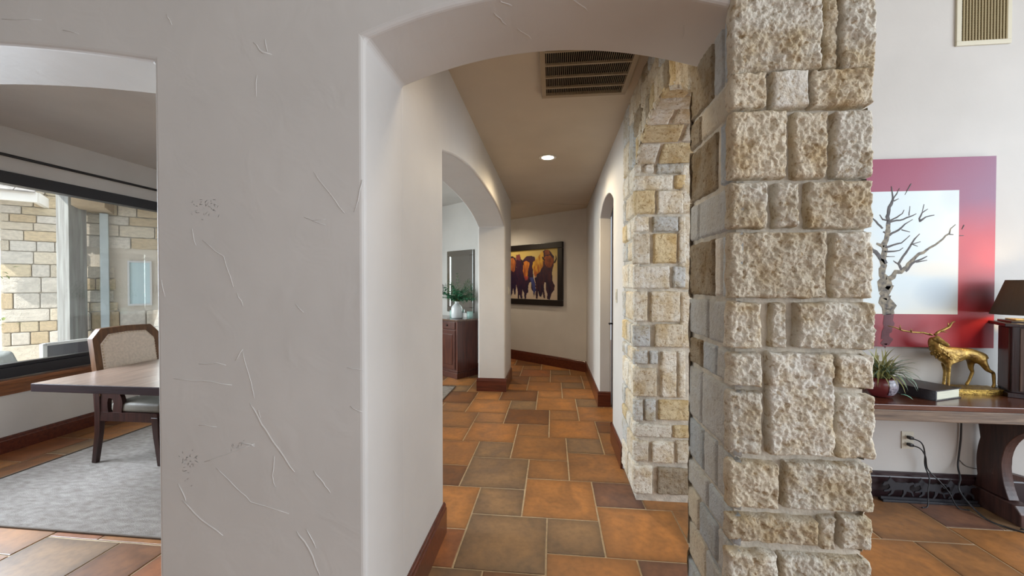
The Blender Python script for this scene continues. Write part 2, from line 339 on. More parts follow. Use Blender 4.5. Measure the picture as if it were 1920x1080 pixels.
MB().box(-4.9, -0.9, 1.5, 9.6, 2.83, 2.93).build('ceiling_dining', PLASTER, label='cream plaster ceiling of the dining room', cat='ceiling', kind='structure')
hc = MB(); b = hc.bm
def hz(y): return 2.79 - (min(y, 6.5)-1.6)*0.017
v = [b.verts.new((x, y, hz(y)+dz)) for dz in (0, 0.1) for x, y in ((-0.80, 1.55), (0.70, 1.55), (0.70, 6.6), (-0.80, 6.6))]
for f in ((0,1,2,3), (7,6,5,4), (0,4,5,1), (1,5,6,2), (2,6,7,3), (3,7,4,0)): b.faces.new([v[i] for i in f])
hc.build('ceiling_hall', CEIL, label='warm tan plaster ceiling of the hallway', cat='ceiling', kind='structure')
cq = [Vector((*PD, 0)) - d*0.55 - nrm*0.07, Vector((*PD, 0)) + d*4.6 - nrm*0.07, Vector((*PB, 0)) + d*5.1 - nrm*0.1, Vector((*PB, 0)) - d*0.2 - nrm*0.1, Vector((0.69, 6.30, 0))]
MB().prism([(p.x, p.y) for p in cq], 'z', 2.706, 2.80).build('ceiling_hall_end', CEIL, label='warm tan plaster ceiling beyond the hallway bend', cat='ceiling', kind='structure')
# slightly raised trowel marks in the plaster
tm = MB()
for st in MARKS:
    q = []
    for i, (x, z, wd) in enumerate(st):
        if i and (abs(x-st[i-1][0])+abs(z-st[i-1][1])) > 0.05:
            for k in (0.33, 0.66):
                xa, za, wa = st[i-1]
                q.append((Vector((xa+(x-xa)*k + R.uniform(-1, 1)*0.003, 1.2560, za+(z-za)*k + R.uniform(-1, 1)*0.003)), (wa+(wd-wa)*k)))
        q.append((Vector((x, 1.2560, z)), wd))
    n_ = len(q)
    q = [(p, max(w_*1.25, 0.0022)*(0.35 if i in (0, n_-1) else 1)) for i, (p, w_) in enumerate(q)]
    tm.ribbon(q, Vector((0, -0.0023, 0)))
for cx, cz, sx, sz, cnt in ((-1.22, 1.735, 0.05, 0.04, 34), (-1.30, 0.82, 0.035, 0.06, 34), (-1.10, 0.90, 0.03, 0.03, 14)):
    for k in range(cnt):
        x = cx + R.gauss(0, sx*0.5); z = cz + R.gauss(0, sz*0.5); a = R.uniform(0, 6.28); L_ = R.uniform(0.004, 0.012)
        tm.ribbon([(Vector((x, 1.2560, z)), 0.001), (Vector((x+math.cos(a)*L_*0.5, 1.2560, z+math.sin(a)*L_*0.5)), 0.003), (Vector((x+math.cos(a)*L_+0.003, 1.2560, z+math.sin(a)*L_)), 0.001)], Vector((0, -0.0010, 0)))
tmo = tm.build('plaster_ridge', PLASTER, bpy.data.objects['wall_front'], smooth=True, kind='stuff')
# marks on arch soffit and far walls
tm = MB()
def soff(x): return 2.408 - 0.112*abs((x+0.016)/0.616)**2
for st in (((-0.20, 1.33), (-0.17, 1.40)), ((-0.175, 1.28), (-0.14, 1.31)), ((0.06, 1.30), (0.12, 1.36)), ((-0.13, 1.43), (-0.08, 1.50)), ((0.44, 1.38), (0.46, 1.45))):
    pp = []
    for k in range(5):
        t = k/4; x = st[0][0]+(st[1][0]-st[0][0])*t + R.uniform(-1, 1)*0.003; y = st[0][1]+(st[1][1]-st[0][1])*t
        pp.append((Vector((x, y, soff(x))), 0.001 if k in (0, 4) else 0.005))
    tm.ribbon(pp, Vector((0, 0, -0.0013)))
tm.build('plaster_ridge', PLASTER, bpy.data.objects['wall_front'], smooth=True, kind='stuff')

# ---- floor: slab of grout and tiles in the two-square pattern
U_ = 0.160; GX = -0.033; GY = 1.945
fl = MB().box(-5.0, 5.6, -5.1, 10.2, -0.12, -0.004).build('floor', GROUT, label='terracotta tile floor in a pattern of large and small squares', cat='floor', kind='structure')
WL['floor'] = Vector((0, 0, 0))
def tile_mesh(n, seed):
    rr = random.Random(seed); g = 0.0052; w2 = n*U_ - g; b = bmesh.new()
    rings = []
    for ins, z in ((g, -0.006), (g, -0.0012), (g+0.0035, 0.0)):
        ring = []
        for (cx, cy) in ((0,0), (1,0), (1,1), (0,1)):
            for k in range(3):   # three verts per side give the pressed, slightly uneven edge
                nx, ny = ((1,0), (1,1), (0,1), (0,0))[((0,0), (1,0), (1,1), (0,1)).index((cx, cy))]
                t = k/3; x = cx+(nx-cx)*t; y = cy+(ny-cy)*t
                wob = rr.uniform(-0.0012, 0.0012)
                ring.append(b.verts.new((ins+(n*U_-2*ins)*x + wob, ins+(n*U_-2*ins)*y + wob, z)))
        rings.append(ring)
    for A, B in zip(rings, rings[1:]):
        for k in range(12): b.faces.new((A[k], A[(k+1) % 12], B[(k+1) % 12], B[k]))
    b.faces.new(rings[-1]); bmesh.ops.recalc_face_normals(b, faces=b.faces)
    me = bpy.data.meshes.new('tile'); b.to_mesh(me); b.free(); return me
def tile_material():
    m, n, l, b = new_mat('terracotta')
    tc = n.new('ShaderNodeTexCoord'); oi = n.new('ShaderNodeObjectInfo')
    sc = n.new('ShaderNodeMath'); sc.operation = 'MULTIPLY'; sc.inputs[1].default_value = 53
    va = n.new('ShaderNodeVectorMath'); va.operation = 'ADD'
    l.new(oi.outputs['Random'], sc.inputs[0]); l.new(tc.outputs['Object'], va.inputs[0]); l.new(sc.outputs[0], va.inputs[1])
    n1 = n.new('ShaderNodeTexNoise'); n1.inputs['Scale'].default_value = 4.5; n1.inputs['Detail'].default_value = 5; n1.inputs['Distortion'].default_value = 0.8
    n2 = n.new('ShaderNodeTexNoise'); n2.inputs['Scale'].default_value = 30; n2.inputs['Detail'].default_value = 6
    for k in (n1, n2): l.new(va.outputs[0], k.inputs['Vector'])
    r1 = n.new('ShaderNodeValToRGB'); r1.color_ramp.elements[0].position = 0.36; r1.color_ramp.elements[1].position = 0.66
    r1.color_ramp.elements[0].color = (0.70, 0.72, 0.82, 1); r1.color_ramp.elements[1].color = (1.12, 1.08, 1.0, 1)
    l.new(n1.outputs['Fac'], r1.inputs[0])
    mx = n.new('ShaderNodeMix'); mx.data_type = 'RGBA'; mx.blend_type = 'MULTIPLY'; mx.inputs[0].default_value = 1
    l.new(oi.outputs['Color'], mx.inputs[6]); l.new(r1.outputs[0], mx.inputs[7])
    r2 = n.new('ShaderNodeValToRGB'); r2.color_ramp.elements[0].position = 0.3; r2.color_ramp.elements[1].position = 0.6
    r2.color_ramp.elements[0].color = (0.80, 0.80, 0.82, 1); r2.color_ramp.elements[1].color = (1, 1, 1, 1)
    l.new(n2.outputs['Fac'], r2.inputs[0])
    m2 = n.new('ShaderNodeMix'); m2.data_type = 'RGBA'; m2.blend_type = 'MULTIPLY'; m2.inputs[0].default_value = 1
    sp = n.new('ShaderNodeSeparateXYZ'); l.new(tc.outputs['Generated'], sp.inputs[0]); dist = []
    for ax in (0, 1):
        s1 = n.new('ShaderNodeMath'); s1.operation = 'SUBTRACT'; s1.inputs[1].default_value = 0.5; l.new(sp.outputs[ax], s1.inputs[0])
        s2 = n.new('ShaderNodeMath'); s2.operation = 'ABSOLUTE'; l.new(s1.outputs[0], s2.inputs[0]); dist.append(s2)
    mxx = n.new('ShaderNodeMath'); mxx.operation = 'MAXIMUM'; l.new(dist[0].outputs[0], mxx.inputs[0]); l.new(dist[1].outputs[0], mxx.inputs[1])
    ed = n.new('ShaderNodeMath'); ed.operation = 'MULTIPLY_ADD'; ed.inputs[1].default_value = 0.30; l.new(n1.outputs['Fac'], ed.inputs[0]); l.new(mxx.outputs[0], ed.inputs[2])
    er = n.new('ShaderNodeValToRGB'); er.color_ramp.elements[0].position = 0.50; er.color_ramp.elements[0].color = (1, 1, 1, 1); er.color_ramp.elements[1].position = 0.68; er.color_ramp.elements[1].color = (0.66, 0.68, 0.72, 1)
    l.new(ed.outputs[0], er.inputs[0])
    m0 = n.new('ShaderNodeMix'); m0.data_type = 'RGBA'; m0.blend_type = 'MULTIPLY'; m0.inputs[0].default_value = 1
    l.new(mx.outputs[2], m0.inputs[6]); l.new(er.outputs[0], m0.inputs[7]); mx = m0
    l.new(mx.outputs[2], m2.inputs[6]); l.new(r2.outputs[0], m2.inputs[7]); l.new(m2.outputs[2], b.inputs['Base Color'])
    mr = n.new('ShaderNodeMapRange'); mr.inputs[3].default_value = 0.34; mr.inputs[4].default_value = 0.55
    l.new(n1.outputs['Fac'], mr.inputs[0]); l.new(mr.outputs[0], b.inputs['Roughness'])
    bp = n.new('ShaderNodeBump'); bp.inputs['Strength'].default_value = 0.25; bp.inputs['Distance'].default_value = 0.004
    l.new(n1.outputs['Fac'], bp.inputs['Height']); l.new(bp.outputs[0], b.inputs['Normal'])
    return m
TILE = tile_material()
OR_, RE_, BR_, GR_, DK_, MA_ = (0.46,0.195,0.058), (0.38,0.140,0.050), (0.36,0.165,0.058), (0.28,0.165,0.082), (0.24,0.100,0.036), (0.22,0.105,0.062)
COL = {(-3,0):GR_,(0,1):GR_,(2,1):OR_,(2,4):MA_,(-1,3):OR_,(-3,3):GR_,(-6,2):OR_,(-5,0):RE_,(-4,5):GR_,(-6,6):RE_,(-1,6):BR_,(1,6):BR_,(0,-2):OR_,(3,-1):MA_,
       (-3,-3):OR_,(-2,8):BR_,(1,9):GR_,(3,9):BR_,(-4,8):GR_,(-5,10):OR_,(-2,11):BR_,(0,11):OR_,(0,14):BR_,(-3,13):DK_,(-5,13):BR_,(-6,15):OR_,(-8,12):BR_,(-3,16):GR_,
       (-1,16):OR_,(2,17):GR_,(2,14):OR_,(-4,18):DK_,(-6,18):OR_,(-1,19):OR_,(1,19):OR_,(-2,21):OR_,(-4,21):OR_,(1,22):GR_,(-5,23):DK_,(-2,24):BR_,(0,24):BR_,
       (15,4):MA_,(12,3):BR_,(13,0):MA_,(15,1):OR_,(12,1):OR_,(10,0):OR_,(4,4):RE_,(-7,3):RE_}
TM = {3: [tile_mesh(3, i) for i in range(2)], 2: [tile_mesh(2, i+5) for i in range(2)]}
for k in TM:
    for me in TM[k]: me.materials.append(TILE)
def in_view(x, y):
    cy_, sy_ = math.cos(math.atan(76/F_PX)), math.sin(math.atan(76/F_PX))
    f = -sy_*x + cy_*y; c = cy_*x + sy_*y
    if f < 1.6: return False
    px = 960 + F_PX*c/f; m_ = F_PX*0.3/f
    if px < -m_ or px > 1920+m_: return False
    if y > 8.2: return False
    if px < 834-m_ and px > 298+m_: return False                 # behind the plaster pier
    if x > 0.75 and (px < 1640-m_ or y > 3.2): return False          # behind the stone and the picture wall
    if y > 6.485-(x-0.565)*0.764+0.3: return False
    if x < -1.0 and px > 500 and px > 900+m_: return False
    if x < -4.9: return False
    return True
rest = MB(); cnt = 0
for a in range(-30, 31):
    for b_ in range(-30, 31):
        for n_, ox, oy in ((3, -3, 0), (2, 0, 1)):
            gx = 3*a+2*b_+ox; gy = -2*a+3*b_+oy
            x = GX+gx*U_; y = GY+gy*U_
            if x < -5.0 or x > 5.3 or y < -4.9 or y > 9.8: continue
            cx, cy = x+n_*U_/2, y+n_*U_/2
            pal = [OR_, OR_, BR_, RE_, GR_, DK_, BR_]
            colr = COL.get((gx, gy)) or pal[(gx*7+gy*13+n_*5) % 7]
            if in_view(cx, cy) and cnt < 300:
                o = bpy.data.objects.new('tile', TM[n_][(gx+gy) % 2]); C.objects.link(o); o.parent = fl
                o.location = (x, y, R.uniform(-0.0006, 0.0006)); o.color = (*colr, 1); cnt += 1
            else:
                rest.obox(cx, cy, -0.0035, n_*U_-0.008, n_*U_-0.008, 0.007, 0)
ro = rest.build('tile', TILE, fl, kind='stuff'); ro.color = (*BR_, 1)
print('tiles', cnt)
# ---------------- stone pier wall with its arch ----------------
def stone_material():
    m, n, l, b = new_mat('limestone')
    b.inputs['Roughness'].default_value = 0.85; b.inputs['Specular IOR Level'].default_value = 0.25
    tc = n.new('ShaderNodeTexCoord'); oi = n.new('ShaderNodeObjectInfo'); geo = n.new('ShaderNodeNewGeometry')
    sc = n.new('ShaderNodeMath'); sc.operation = 'MULTIPLY'; sc.inputs[1].default_value = 31
    va = n.new('ShaderNodeVectorMath'); va.operation = 'ADD'
    l.new(oi.outputs['Random'], sc.inputs[0]); l.new(tc.outputs['Object'], va.inputs[0]); l.new(sc.outputs[0], va.inputs[1])
    def nz(s, dt=8, ds=0):
        k = n.new('ShaderNodeTexNoise'); k.inputs['Scale'].default_value = s; k.inputs['Detail'].default_value = dt; k.inputs['Distortion'].default_value = ds
        k.inputs['Roughness'].default_value = 0.62
        l.new(va.outputs[0], k.inputs['Vector']); return k
    n1, n2, n3 = nz(9), nz(58, 7, 0.3), nz(190, 4)
    r1 = n.new('ShaderNodeValToRGB'); e = r1.color_ramp.elements
    e[0].position = 0.36; e[0].color = (0.80, 0.68, 0.50, 1); e[1].position = 0.56; e[1].color = (1.02, 1.0, 0.96, 1)
    l.new(n1.outputs['Fac'], r1.inputs[0])
    r2 = n.new('ShaderNodeValToRGB'); e = r2.color_ramp.elements
    e[0].position = 0.34; e[0].color = (0.60, 0.50, 0.38, 1); e[1].position = 0.46; e[1].color = (1, 1, 1, 1)
    l.new(n2.outputs['Fac'], r2.inputs[0])
    def mul(a, c, f=1.0):
        mx = n.new('ShaderNodeMix'); mx.data_type = 'RGBA'; mx.blend_type = 'MULTIPLY'; mx.inputs[0].default_value = f
        l.new(a, mx.inputs[6]); l.new(c, mx.inputs[7]); return mx
    m1 = mul(oi.outputs['Color'], r1.outputs[0]); l.new(oi.outputs['Alpha'], m1.inputs[0])
    m2 = mul(m1.outputs[2], r2.outputs[0]); l.new(oi.outputs['Alpha'], m2.inputs[0])
    l.new(m2.outputs[2], b.inputs['Base Color'])
    ad = n.new('ShaderNodeMath'); ad.operation = 'MULTIPLY_ADD'; ad.inputs[1].default_value = 0.4
    l.new(n3.outputs['Fac'], ad.inputs[0]); l.new(n2.outputs['Fac'], ad.inputs[2])
    bp = n.new('ShaderNodeBump'); bp.inputs['Strength'].default_value = 1.0; bp.inputs['Distance'].default_value = 0.011
    l.new(ad.outputs[0], bp.inputs['Height']); l.new(bp.outputs[0], b.inputs['Normal'])
    return m
STONE = stone_material()
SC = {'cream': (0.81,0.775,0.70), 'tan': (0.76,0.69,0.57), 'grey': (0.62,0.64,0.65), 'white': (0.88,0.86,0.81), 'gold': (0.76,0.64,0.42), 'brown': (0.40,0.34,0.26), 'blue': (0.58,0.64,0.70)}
WH, WZ = 0, 4.2
wcore = MB().prism([(1.272, 0), (1.645, 0)] + arch(1.645, 2.69, 2.25, 2.44, p=2.2) + [(2.69, 0), (3.135, 0), (3.135, TOP), (1.272, TOP)], 'x', 0.566, 0.93)
wst = wcore.build('wall_stone', MORTAR, label='rough cut limestone wall with a near pier, a far pier and a stone arch between them', cat='wall', kind='structure')
def stone(fmap, u0, u1, v0, v1, depth, res, rough, col, alpha=1.0, seed=None, clamp=None, edge=0.0028, name='stone'):
    """rough faced block; fmap(u, v) -> (point on the face, normal)"""
    seed = R.random()*100 if seed is None else seed
    nu = max(4, int((u1-u0)/res)); nv = max(4, int((v1-v0)/res))
    verts = []; faces = []
    tilt_u = R.uniform(-1, 1)*rough*0.5; tilt_v = R.uniform(-1, 1)*rough*0.5
    for j in range(nv+1):
        for i in range(nu+1):
            u = u0+(u1-u0)*i/nu; v = v0+(v1-v0)*j/nv
            if clamp: v = max(v, clamp(u))
            e = min(u-u0, u1-u, v-v0, v1-v) if not clamp else min(u-u0, u1-u, v1-v, v-v0+0.01)
            q = Vector((u*1.0+seed, v*1.0, seed))
            wob = 0.0055
            if e < 0.02:
                k = 1-e/0.02
                u += noise.noise(q*28)*wob*k; v += noise.noise(q*28+Vector((9, 9, 9)))*wob*k
                # knock the corners off
                du = min(i, nu-i)/nu*(u1-u0); dv = min(j, nv-j)/nv*(v1-v0)
                if du+dv < 0.007:
                    s_ = (0.007-du-dv)*0.4
                    u += s_*(1 if i < nu/2 else -1); v += s_*(1 if j < nv/2 else -1)
            P, N = fmap(u, v)
            ef = 1-math.exp(-max(e, 0)/edge)
            h = depth*ef
            if rough > 0:
                a = noise.fractal(q*17, 0.8, 2.1, 2)
                c = max(0.0, noise.noise(q*50)-0.08)*2.2
                g2 = noise.fractal(q*95+Vector((4, 1, 7)), 0.5, 2.2, 2)
                h += rough*ef*(a*0.62 - c*0.55 + g2*0.40 + tilt_u*((u-u0)/(u1-u0)-0.5)*80 + tilt_v*((v-v0)/(v1-v0)-0.5)*80)
            if e <= 0: h = -0.012
            verts.append(P+N*h)
    W = nu+1
    for j in range(nv):
        for i in range(nu): faces.append((j*W+i, j*W+i+1, (j+1)*W+i+1, (j+1)*W+i))
    me = bpy.data.meshes.new(name); me.from_pydata(verts, [], faces)
    if verts and len(faces):
        P, N = fmap((u0+u1)/2, (v0+v1)/2)
        if me.polygons[len(faces)//2].normal.dot(N) < 0: me.flip_normals()
    me.shade_smooth()
    o = link(name, me, STONE, wst)
    k = R.uniform(0.90, 1.07); o.color = (col[0]*k, col[1]*k, col[2]*k, alpha)
    return o
def front(y): return lambda u, v: (Vector((u, y, v)), Vector((0, -1, 0)))
def side(x): return lambda u, v: (Vector((x, u, v)), Vector((-1, 0, 0)))
def sideR(x): return lambda u, v: (Vector((x, u, v)), Vector((1, 0, 0)))
fcol = ['cream','tan','cream', 'tan','white','tan', 'tan','tan','cream', 'cream','cream','tan', 'tan','cream', 'cream','cream','cream', 'cream','white','cream','cream','cream', 'tan','cream', 'tan','cream','cream', 'cream','cream']
for (x0, x1, z0, z1), c in zip(FRONT, fcol):
    x0 = max(x0, 0.547)
    dep = 0.022 if (x1-x0) > 0.06 else 0.016
    stone(front(1.262), x0-(0.012 if x0 < 0.56 else 0), x1, z0, z1, dep+R.uniform(0, 0.006), 0.0028, 0.0115 if c != 'white' or z0 < 1.5 else 0.003, SC[c])
def fill_rows(fmap, u0, u1, zs, splits, cols, dep, res, rough, alpha=1.0, gap=0.012, edge=0.005, skip=None):
    for k in range(len(zs)-1):
        z1, z0 = zs[k]-gap/2, zs[k+1]+gap/2
        sp = splits[k % len(splits)]
        us = [u0] + [u0+(u1-u0)*t for t in sp] + [u1]
        for q in range(len(us)-1):
            a = us[q]+(gap/2 if q else 0); b = us[q+1]-(gap/2 if q < len(us)-2 else 0)
            c = cols[(k*3+q*5) % len(cols)] if not isinstance(cols[0], list) else cols[k % len(cols)][q]
            stone(fmap, a, b, z0, z1, dep+R.uniform(0, 0.004), res, rough, SC[c], alpha, edge=edge)
# lower courses of the near pier below the picture's edge
fill_rows(front(1.262), 0.535, 0.94, [0.505, 0.36, 0.20, 0.01], [(0.35,), (0.6,), (0.3, 0.62)], ['cream', 'tan', 'white'], 0.024, 0.009, 0.009)
fill_rows(front(1.262), 0.535, 0.94, [2.95, 2.66, 2.368], [(0.5,), (0.3, 0.7)], ['cream', 'tan', 'white'], 0.024, 0.012, 0.009)
# left face of the near pier: smoother, greyer, sawn blocks
zc = [2.95, 2.70, 2.36, 2.113, 1.997, 1.785, 1.632, 1.418, 1.262, 1.145, 0.933, 0.765, 0.655, 0.513, 0.36, 0.20, 0.01]
spl = [(0.5,), (0.55,), (0.25, 0.45), (0.72,), (0.30, 0.36), (0.75,), (0.24, 0.40), (0.52,), (0.34, 0.66), (0.66,), (0.33, 0.62), (0.50,), (0.3, 0.7), (0.55,), (0.4,), (0.6,)]
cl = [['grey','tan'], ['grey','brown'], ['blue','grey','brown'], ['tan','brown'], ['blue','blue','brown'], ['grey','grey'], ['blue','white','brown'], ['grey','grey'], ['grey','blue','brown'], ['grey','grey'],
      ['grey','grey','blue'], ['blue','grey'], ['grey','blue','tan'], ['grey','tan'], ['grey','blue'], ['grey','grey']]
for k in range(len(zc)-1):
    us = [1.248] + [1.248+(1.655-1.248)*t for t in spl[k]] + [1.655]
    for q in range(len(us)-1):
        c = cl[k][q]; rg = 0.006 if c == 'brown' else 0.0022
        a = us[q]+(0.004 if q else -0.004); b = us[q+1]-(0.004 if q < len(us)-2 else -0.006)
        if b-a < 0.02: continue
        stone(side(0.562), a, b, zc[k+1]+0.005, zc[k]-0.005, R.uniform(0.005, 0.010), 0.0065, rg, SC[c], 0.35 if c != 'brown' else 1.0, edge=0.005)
# right face of the near pier, seen only from a step aside
fill_rows(sideR(0.934), 1.25, 1.65, zc, [(0.4,), (0.7,), (0.3, 0.65)], ['cream', 'tan', 'white', 'grey'], 0.012, 0.02, 0.004)
# far pier front face
farc = ['cream','cream','grey','tan','grey','grey','tan','cream','cream','grey','grey','gold','cream','gold','cream','cream','cream','cream','brown']
for i, (x0, x1, z0, z1) in enumerate(FAR):
    x1 = min(x1, 0.925); x0 = max(x0, 0.536)
    if z0 > 2.25: continue
    c = farc[i] if i < len(farc) else ['cream', 'white', 'grey', 'cream', 'gold'][i % 5]
    stone(front(2.684), x0, x1, z0, min(z1, 2.27), R.uniform(0.016, 0.024), 0.008, 0.008, SC[c])
zf = [2.27, 2.10, 1.92, 1.77, 1.62, 1.42, 1.20, 1.03, 0.92, 0.70, 0.54, 0.43, 0.26, 0.04]
fill_rows(front(2.684), 0.84, 0.925, [2.27, 1.92, 1.42, 1.03], [()], ['cream', 'gold', 'white'], 0.016, 0.012, 0.006)
# far pier, hall face
fill_rows(side(0.568), 2.675, 3.13, zf, [(0.45,), (0.7,), (0.3, 0.62), (0.55,)], ['cream', 'tan', 'grey', 'tan', 'gold', 'cream'], 0.022, 0.010, 0.006, 0.85)
# masonry over the arch, hall face
def aro(u):
    t = (u-2.167)/0.522
    return 2.25 + 0.19*(1-min(1, abs(t))**2.2)
ring = 11
for k in range(ring):     # voussoir faces
    t0 = -1+2*k/ring; t1 = -1+2*(k+1)/ring
    u0 = 2.167+0.522*t0+0.004; u1 = 2.167+0.522*t1-0.004
    zt = aro((u0+u1)/2)+0.15
    stone(side(0.568), u0, u1, min(aro(u0), aro(u1)), zt, 0.020, 0.009, 0.006, SC[['cream','tan','gold','brown'][k % 4]], 0.9, clamp=aro)
xs = [1.60, 1.78, 1.98, 2.13, 2.36, 2.52, 2.74, 2.90, 3.13]
for k in range(len(xs)-1):
    a, b = xs[k]+0.004, xs[k+1]-0.004; zb = aro((a+b)/2)+0.155 if 1.645 < (a+b)/2 < 2.69 else 2.275
    zm = zb+(2.82-zb)*(0.45 if k % 2 else 0.58)
    stone(side(0.568), a, b, zb+0.004, zm-0.004, 0.020, 0.010, 0.007, SC[['tan','brown','grey','tan'][k % 4]], 0.9)
    stone(side(0.568), a, b, zm+0.004, 2.82, 0.020, 0.010, 0.007, SC[['brown','tan','cream','grey'][k % 4]], 0.9)
# underside of the arch and the near jamb
def intr(u, v):
    """u along the arch (Y), v across the wall (X)"""
    t = max(-1, min(1, (u-2.167)/0.522)); z = 2.25 + 0.19*(1-abs(t)**2.2)
    s_ = -0.19*2.2*(abs(t)**1.2)*(1 if t > 0 else -1)/0.522
    return Vector((v, u, z)), Vector((0, s_, -1)).normalized()
for k in range(7):
    t0 = -0.98+1.96*k/7; t1 = -0.98+1.96*(k+1)/7
    u0 = 2.167+0.522*t0+0.005; u1 = 2.167+0.522*t1-0.005; m_ = 0.735 + (0.05 if k % 2 else -0.05)
    stone(intr, u0, u1, 0.548, m_-0.006, 0.016, 0.009, 0.006, SC[['cream','white','gold'][k % 3]])
    stone(intr, u0, u1, m_+0.006, 0.925, 0.016, 0.009, 0.006, SC[['gold','tan','cream'][k % 3]])
fill_rows(lambda u, v: (Vector((u, 1.650, v)), Vector((0, 1, 0))), 0.55, 0.925, [2.25, 2.0, 1.8, 1.6, 1.4, 1.2, 1.0, 0.8, 0.6, 0.4, 0.2, 0.02], [(0.4,), (0.65,)], ['cream', 'grey', 'tan'], 0.012, 0.02, 0.005)
print('stones done', sum(len(o.data.polygons) for o in wst.children if o.type == 'MESH'))

# ---------------- baseboards ----------------
def bprof(mb, p0, p1, out, h=0.18, t=0.018, ext=0.0):
    p0 = Vector((*p0, 0)); p1 = Vector((*p1, 0)); dd = (p1-p0); L_ = dd.length; dd.normalize(); o = Vector((*out, 0)).normalized()
    prof = [(0, 0), (t, 0), (t, h-0.035), (t*0.75, h-0.028), (t*0.7, h-0.012), (t*0.4, h-0.006), (t*0.35, h), (0, h)]
    A = [mb.bm.verts.new(p0 - dd*ext + o*a + Vector((0, 0, b))) for a, b in prof]
    B = [mb.bm.verts.new(p1 + dd*ext + o*a + Vector((0, 0, b))) for a, b in prof]
    n_ = len(prof)
    for i in range(n_): mb.bm.faces.new((A[i], A[(i+1) % n_], B[(i+1) % n_], B[i]))
    mb.bm.faces.new(A[::-1]); mb.bm.faces.new(B)
    return mb
m_ = MB(); bprof(m_, (-0.637, 1.262), (-0.637, 2.222), (1, 0)); bprof(m_, (-0.655, 2.22), (-1.01, 2.22), (0, 1))
bprof(m_, (-1.42, 1.262), (-0.632, 1.262), (0, -1)); bprof(m_, (-1.42, 1.27), (-1.42, 1.60), (-1, 0))
m_.build('baseboard_left', DARKWOOD, label='dark red wooden baseboard at the foot of the thick left pier', cat='baseboard', kind='structure')
m_ = MB(); bprof(m_, (-1.028, 5.21), (-0.619, 5.21), (0, -1)); bprof(m_, (-0.637, 5.21), (-0.637, 5.95), (1, 0)); bprof(m_, (-1.01, 5.21), (-1.01, 5.9), (-1, 0))
m_.build('baseboard_hall_left', DARKWOOD, label='dark red wooden baseboard wrapping the far plaster pier beside the cabinet', cat='baseboard', kind='structure')
m_ = MB(); bprof(m_, (0.555, 3.13), (0.555, 3.66), (-1, 0)); bprof(m_, (0.537, 3.66), (0.69, 3.66), (0, 1)); 
m_.build('baseboard_hall_right', DARKWOOD, label='short dark red baseboard between the stone pier and the door recess', cat='baseboard', kind='structure')
m_ = MB(); bprof(m_, (0.555, 4.70), (0.555, 6.49), (-1, 0)); bprof(m_, (0.537, 4.70), (0.69, 4.70), (0, -1))
m_.build('baseboard_hall_far', DARKWOOD, label='dark red baseboard along the right wall beyond the door recess', cat='baseboard', kind='structure')
p1 = Vector((*PB, 0)) + d*4.6
bprof(MB(), PB, (p1.x, p1.y), (nrm.x, nrm.y)).build('baseboard_end', DARKWOOD, label='dark red baseboard under the bison painting', cat='baseboard', kind='structure')
q0 = Vector((*PD, 0)) - d*0.6; q1 = Vector((*PD, 0)) + d*4.4
bprof(MB(), (q0.x, q0.y), (q1.x, q1.y), (nrm.x, nrm.y)).build('baseboard_dining_back', DARKWOOD, label='dark red baseboard behind the wooden cabinet', cat='baseboard', kind='structure')
bprof(MB(), (XW, 1.6), (XW, 8.8), (1, 0), h=0.14).build('baseboard_window', DARKWOOD, label='dark red baseboard under the dining window', cat='baseboard', kind='structure')
bprof(MB(), (0.93, 2.92), (5.5, 2.92), (0, -1), h=0.175).build('baseboard_right', simple('deep_brown_wood', (0.030, 0.014, 0.016), 0.3), label='very dark baseboard behind the console table', cat='baseboard', kind='structure')
# ---------------- recess door ----------------
DOORW = wood('dark_door_wood', (0.045, 0.018, 0.010), (0.02, 0.008, 0.005), 0.35, 'z')
dr = MB().box(0.70, 0.74, 3.60, 4.76, 0.0, 2.42).build('door_1', DOORW, label='dark stained wooden door set in the small arched recess', cat='door', kind='structure')
WL['door_1'] = Vector((0, 0, 0))
for y0, y1 in ((3.72, 4.10), (4.20, 4.58)):
    for z0, z1 in ((0.25, 1.0), (1.15, 2.1)):
        MB().box(0.688, 0.702, y0, y1, z0, z1, bev=0.006).build('panel', DOORW, dr)
MB().tube([(0.70, 4.62, 1.0), (0.655, 4.62, 1.0), (0.655, 4.55, 1.0)], 0.009).build('door_handle', BLACK, dr, smooth=True)

# ---------------- dining window ----------------
FRAME = simple('dark_window_frame', (0.022, 0.022, 0.028), 0.35)
win = MB().box(XW-0.10, XW+0.02, 1.75, 5.5, 2.335, 2.44, bev=0.004).build('window_1', FRAME, label='wide black framed picture window over the dining table', cat='window', kind='structure')
WL['window_1'] = Vector((0, 0, 0))
m_ = MB(); m_.box(XW-0.10, XW+0.02, 1.75, 5.5, 0.645, 0.735, bev=0.004); m_.box(XW-0.075, XW-0.005, 1.75, 5.5, 0.735, 0.765, bev=0.003)
m_.box(XW-0.10, XW+0.02, 1.75, 1.84, 0.735, 2.335); m_.box(XW-0.10, XW+0.02, 5.41, 5.5, 0.735, 2.335)
m_.build('window_frame', FRAME, win)
gm, n, l, b = new_mat('window_glass')
n.remove(b); tr = n.new('ShaderNodeBsdfTransparent'); gl = n.new('ShaderNodeBsdfGlossy'); gl.inputs['Roughness'].default_value = 0.02
fr = n.new('ShaderNodeFresnel'); fr.inputs[0].default_value = 1.45; mx = n.new('ShaderNodeMixShader')
l.new(fr.outputs[0], mx.inputs[0]); l.new(tr.outputs[0], mx.inputs[1]); l.new(gl.outputs[0], mx.inputs[2]); l.new(mx.outputs[0], n['Material Output'].inputs[0])
MB().box(XW-0.045, XW-0.040, 1.84, 5.41, 0.76, 2.335).build('glass_pane', gm, win)
SILL = wood('sill_wood', (0.30, 0.11, 0.035), (0.14, 0.045, 0.015), 0.3, 'y', coat=0.3)
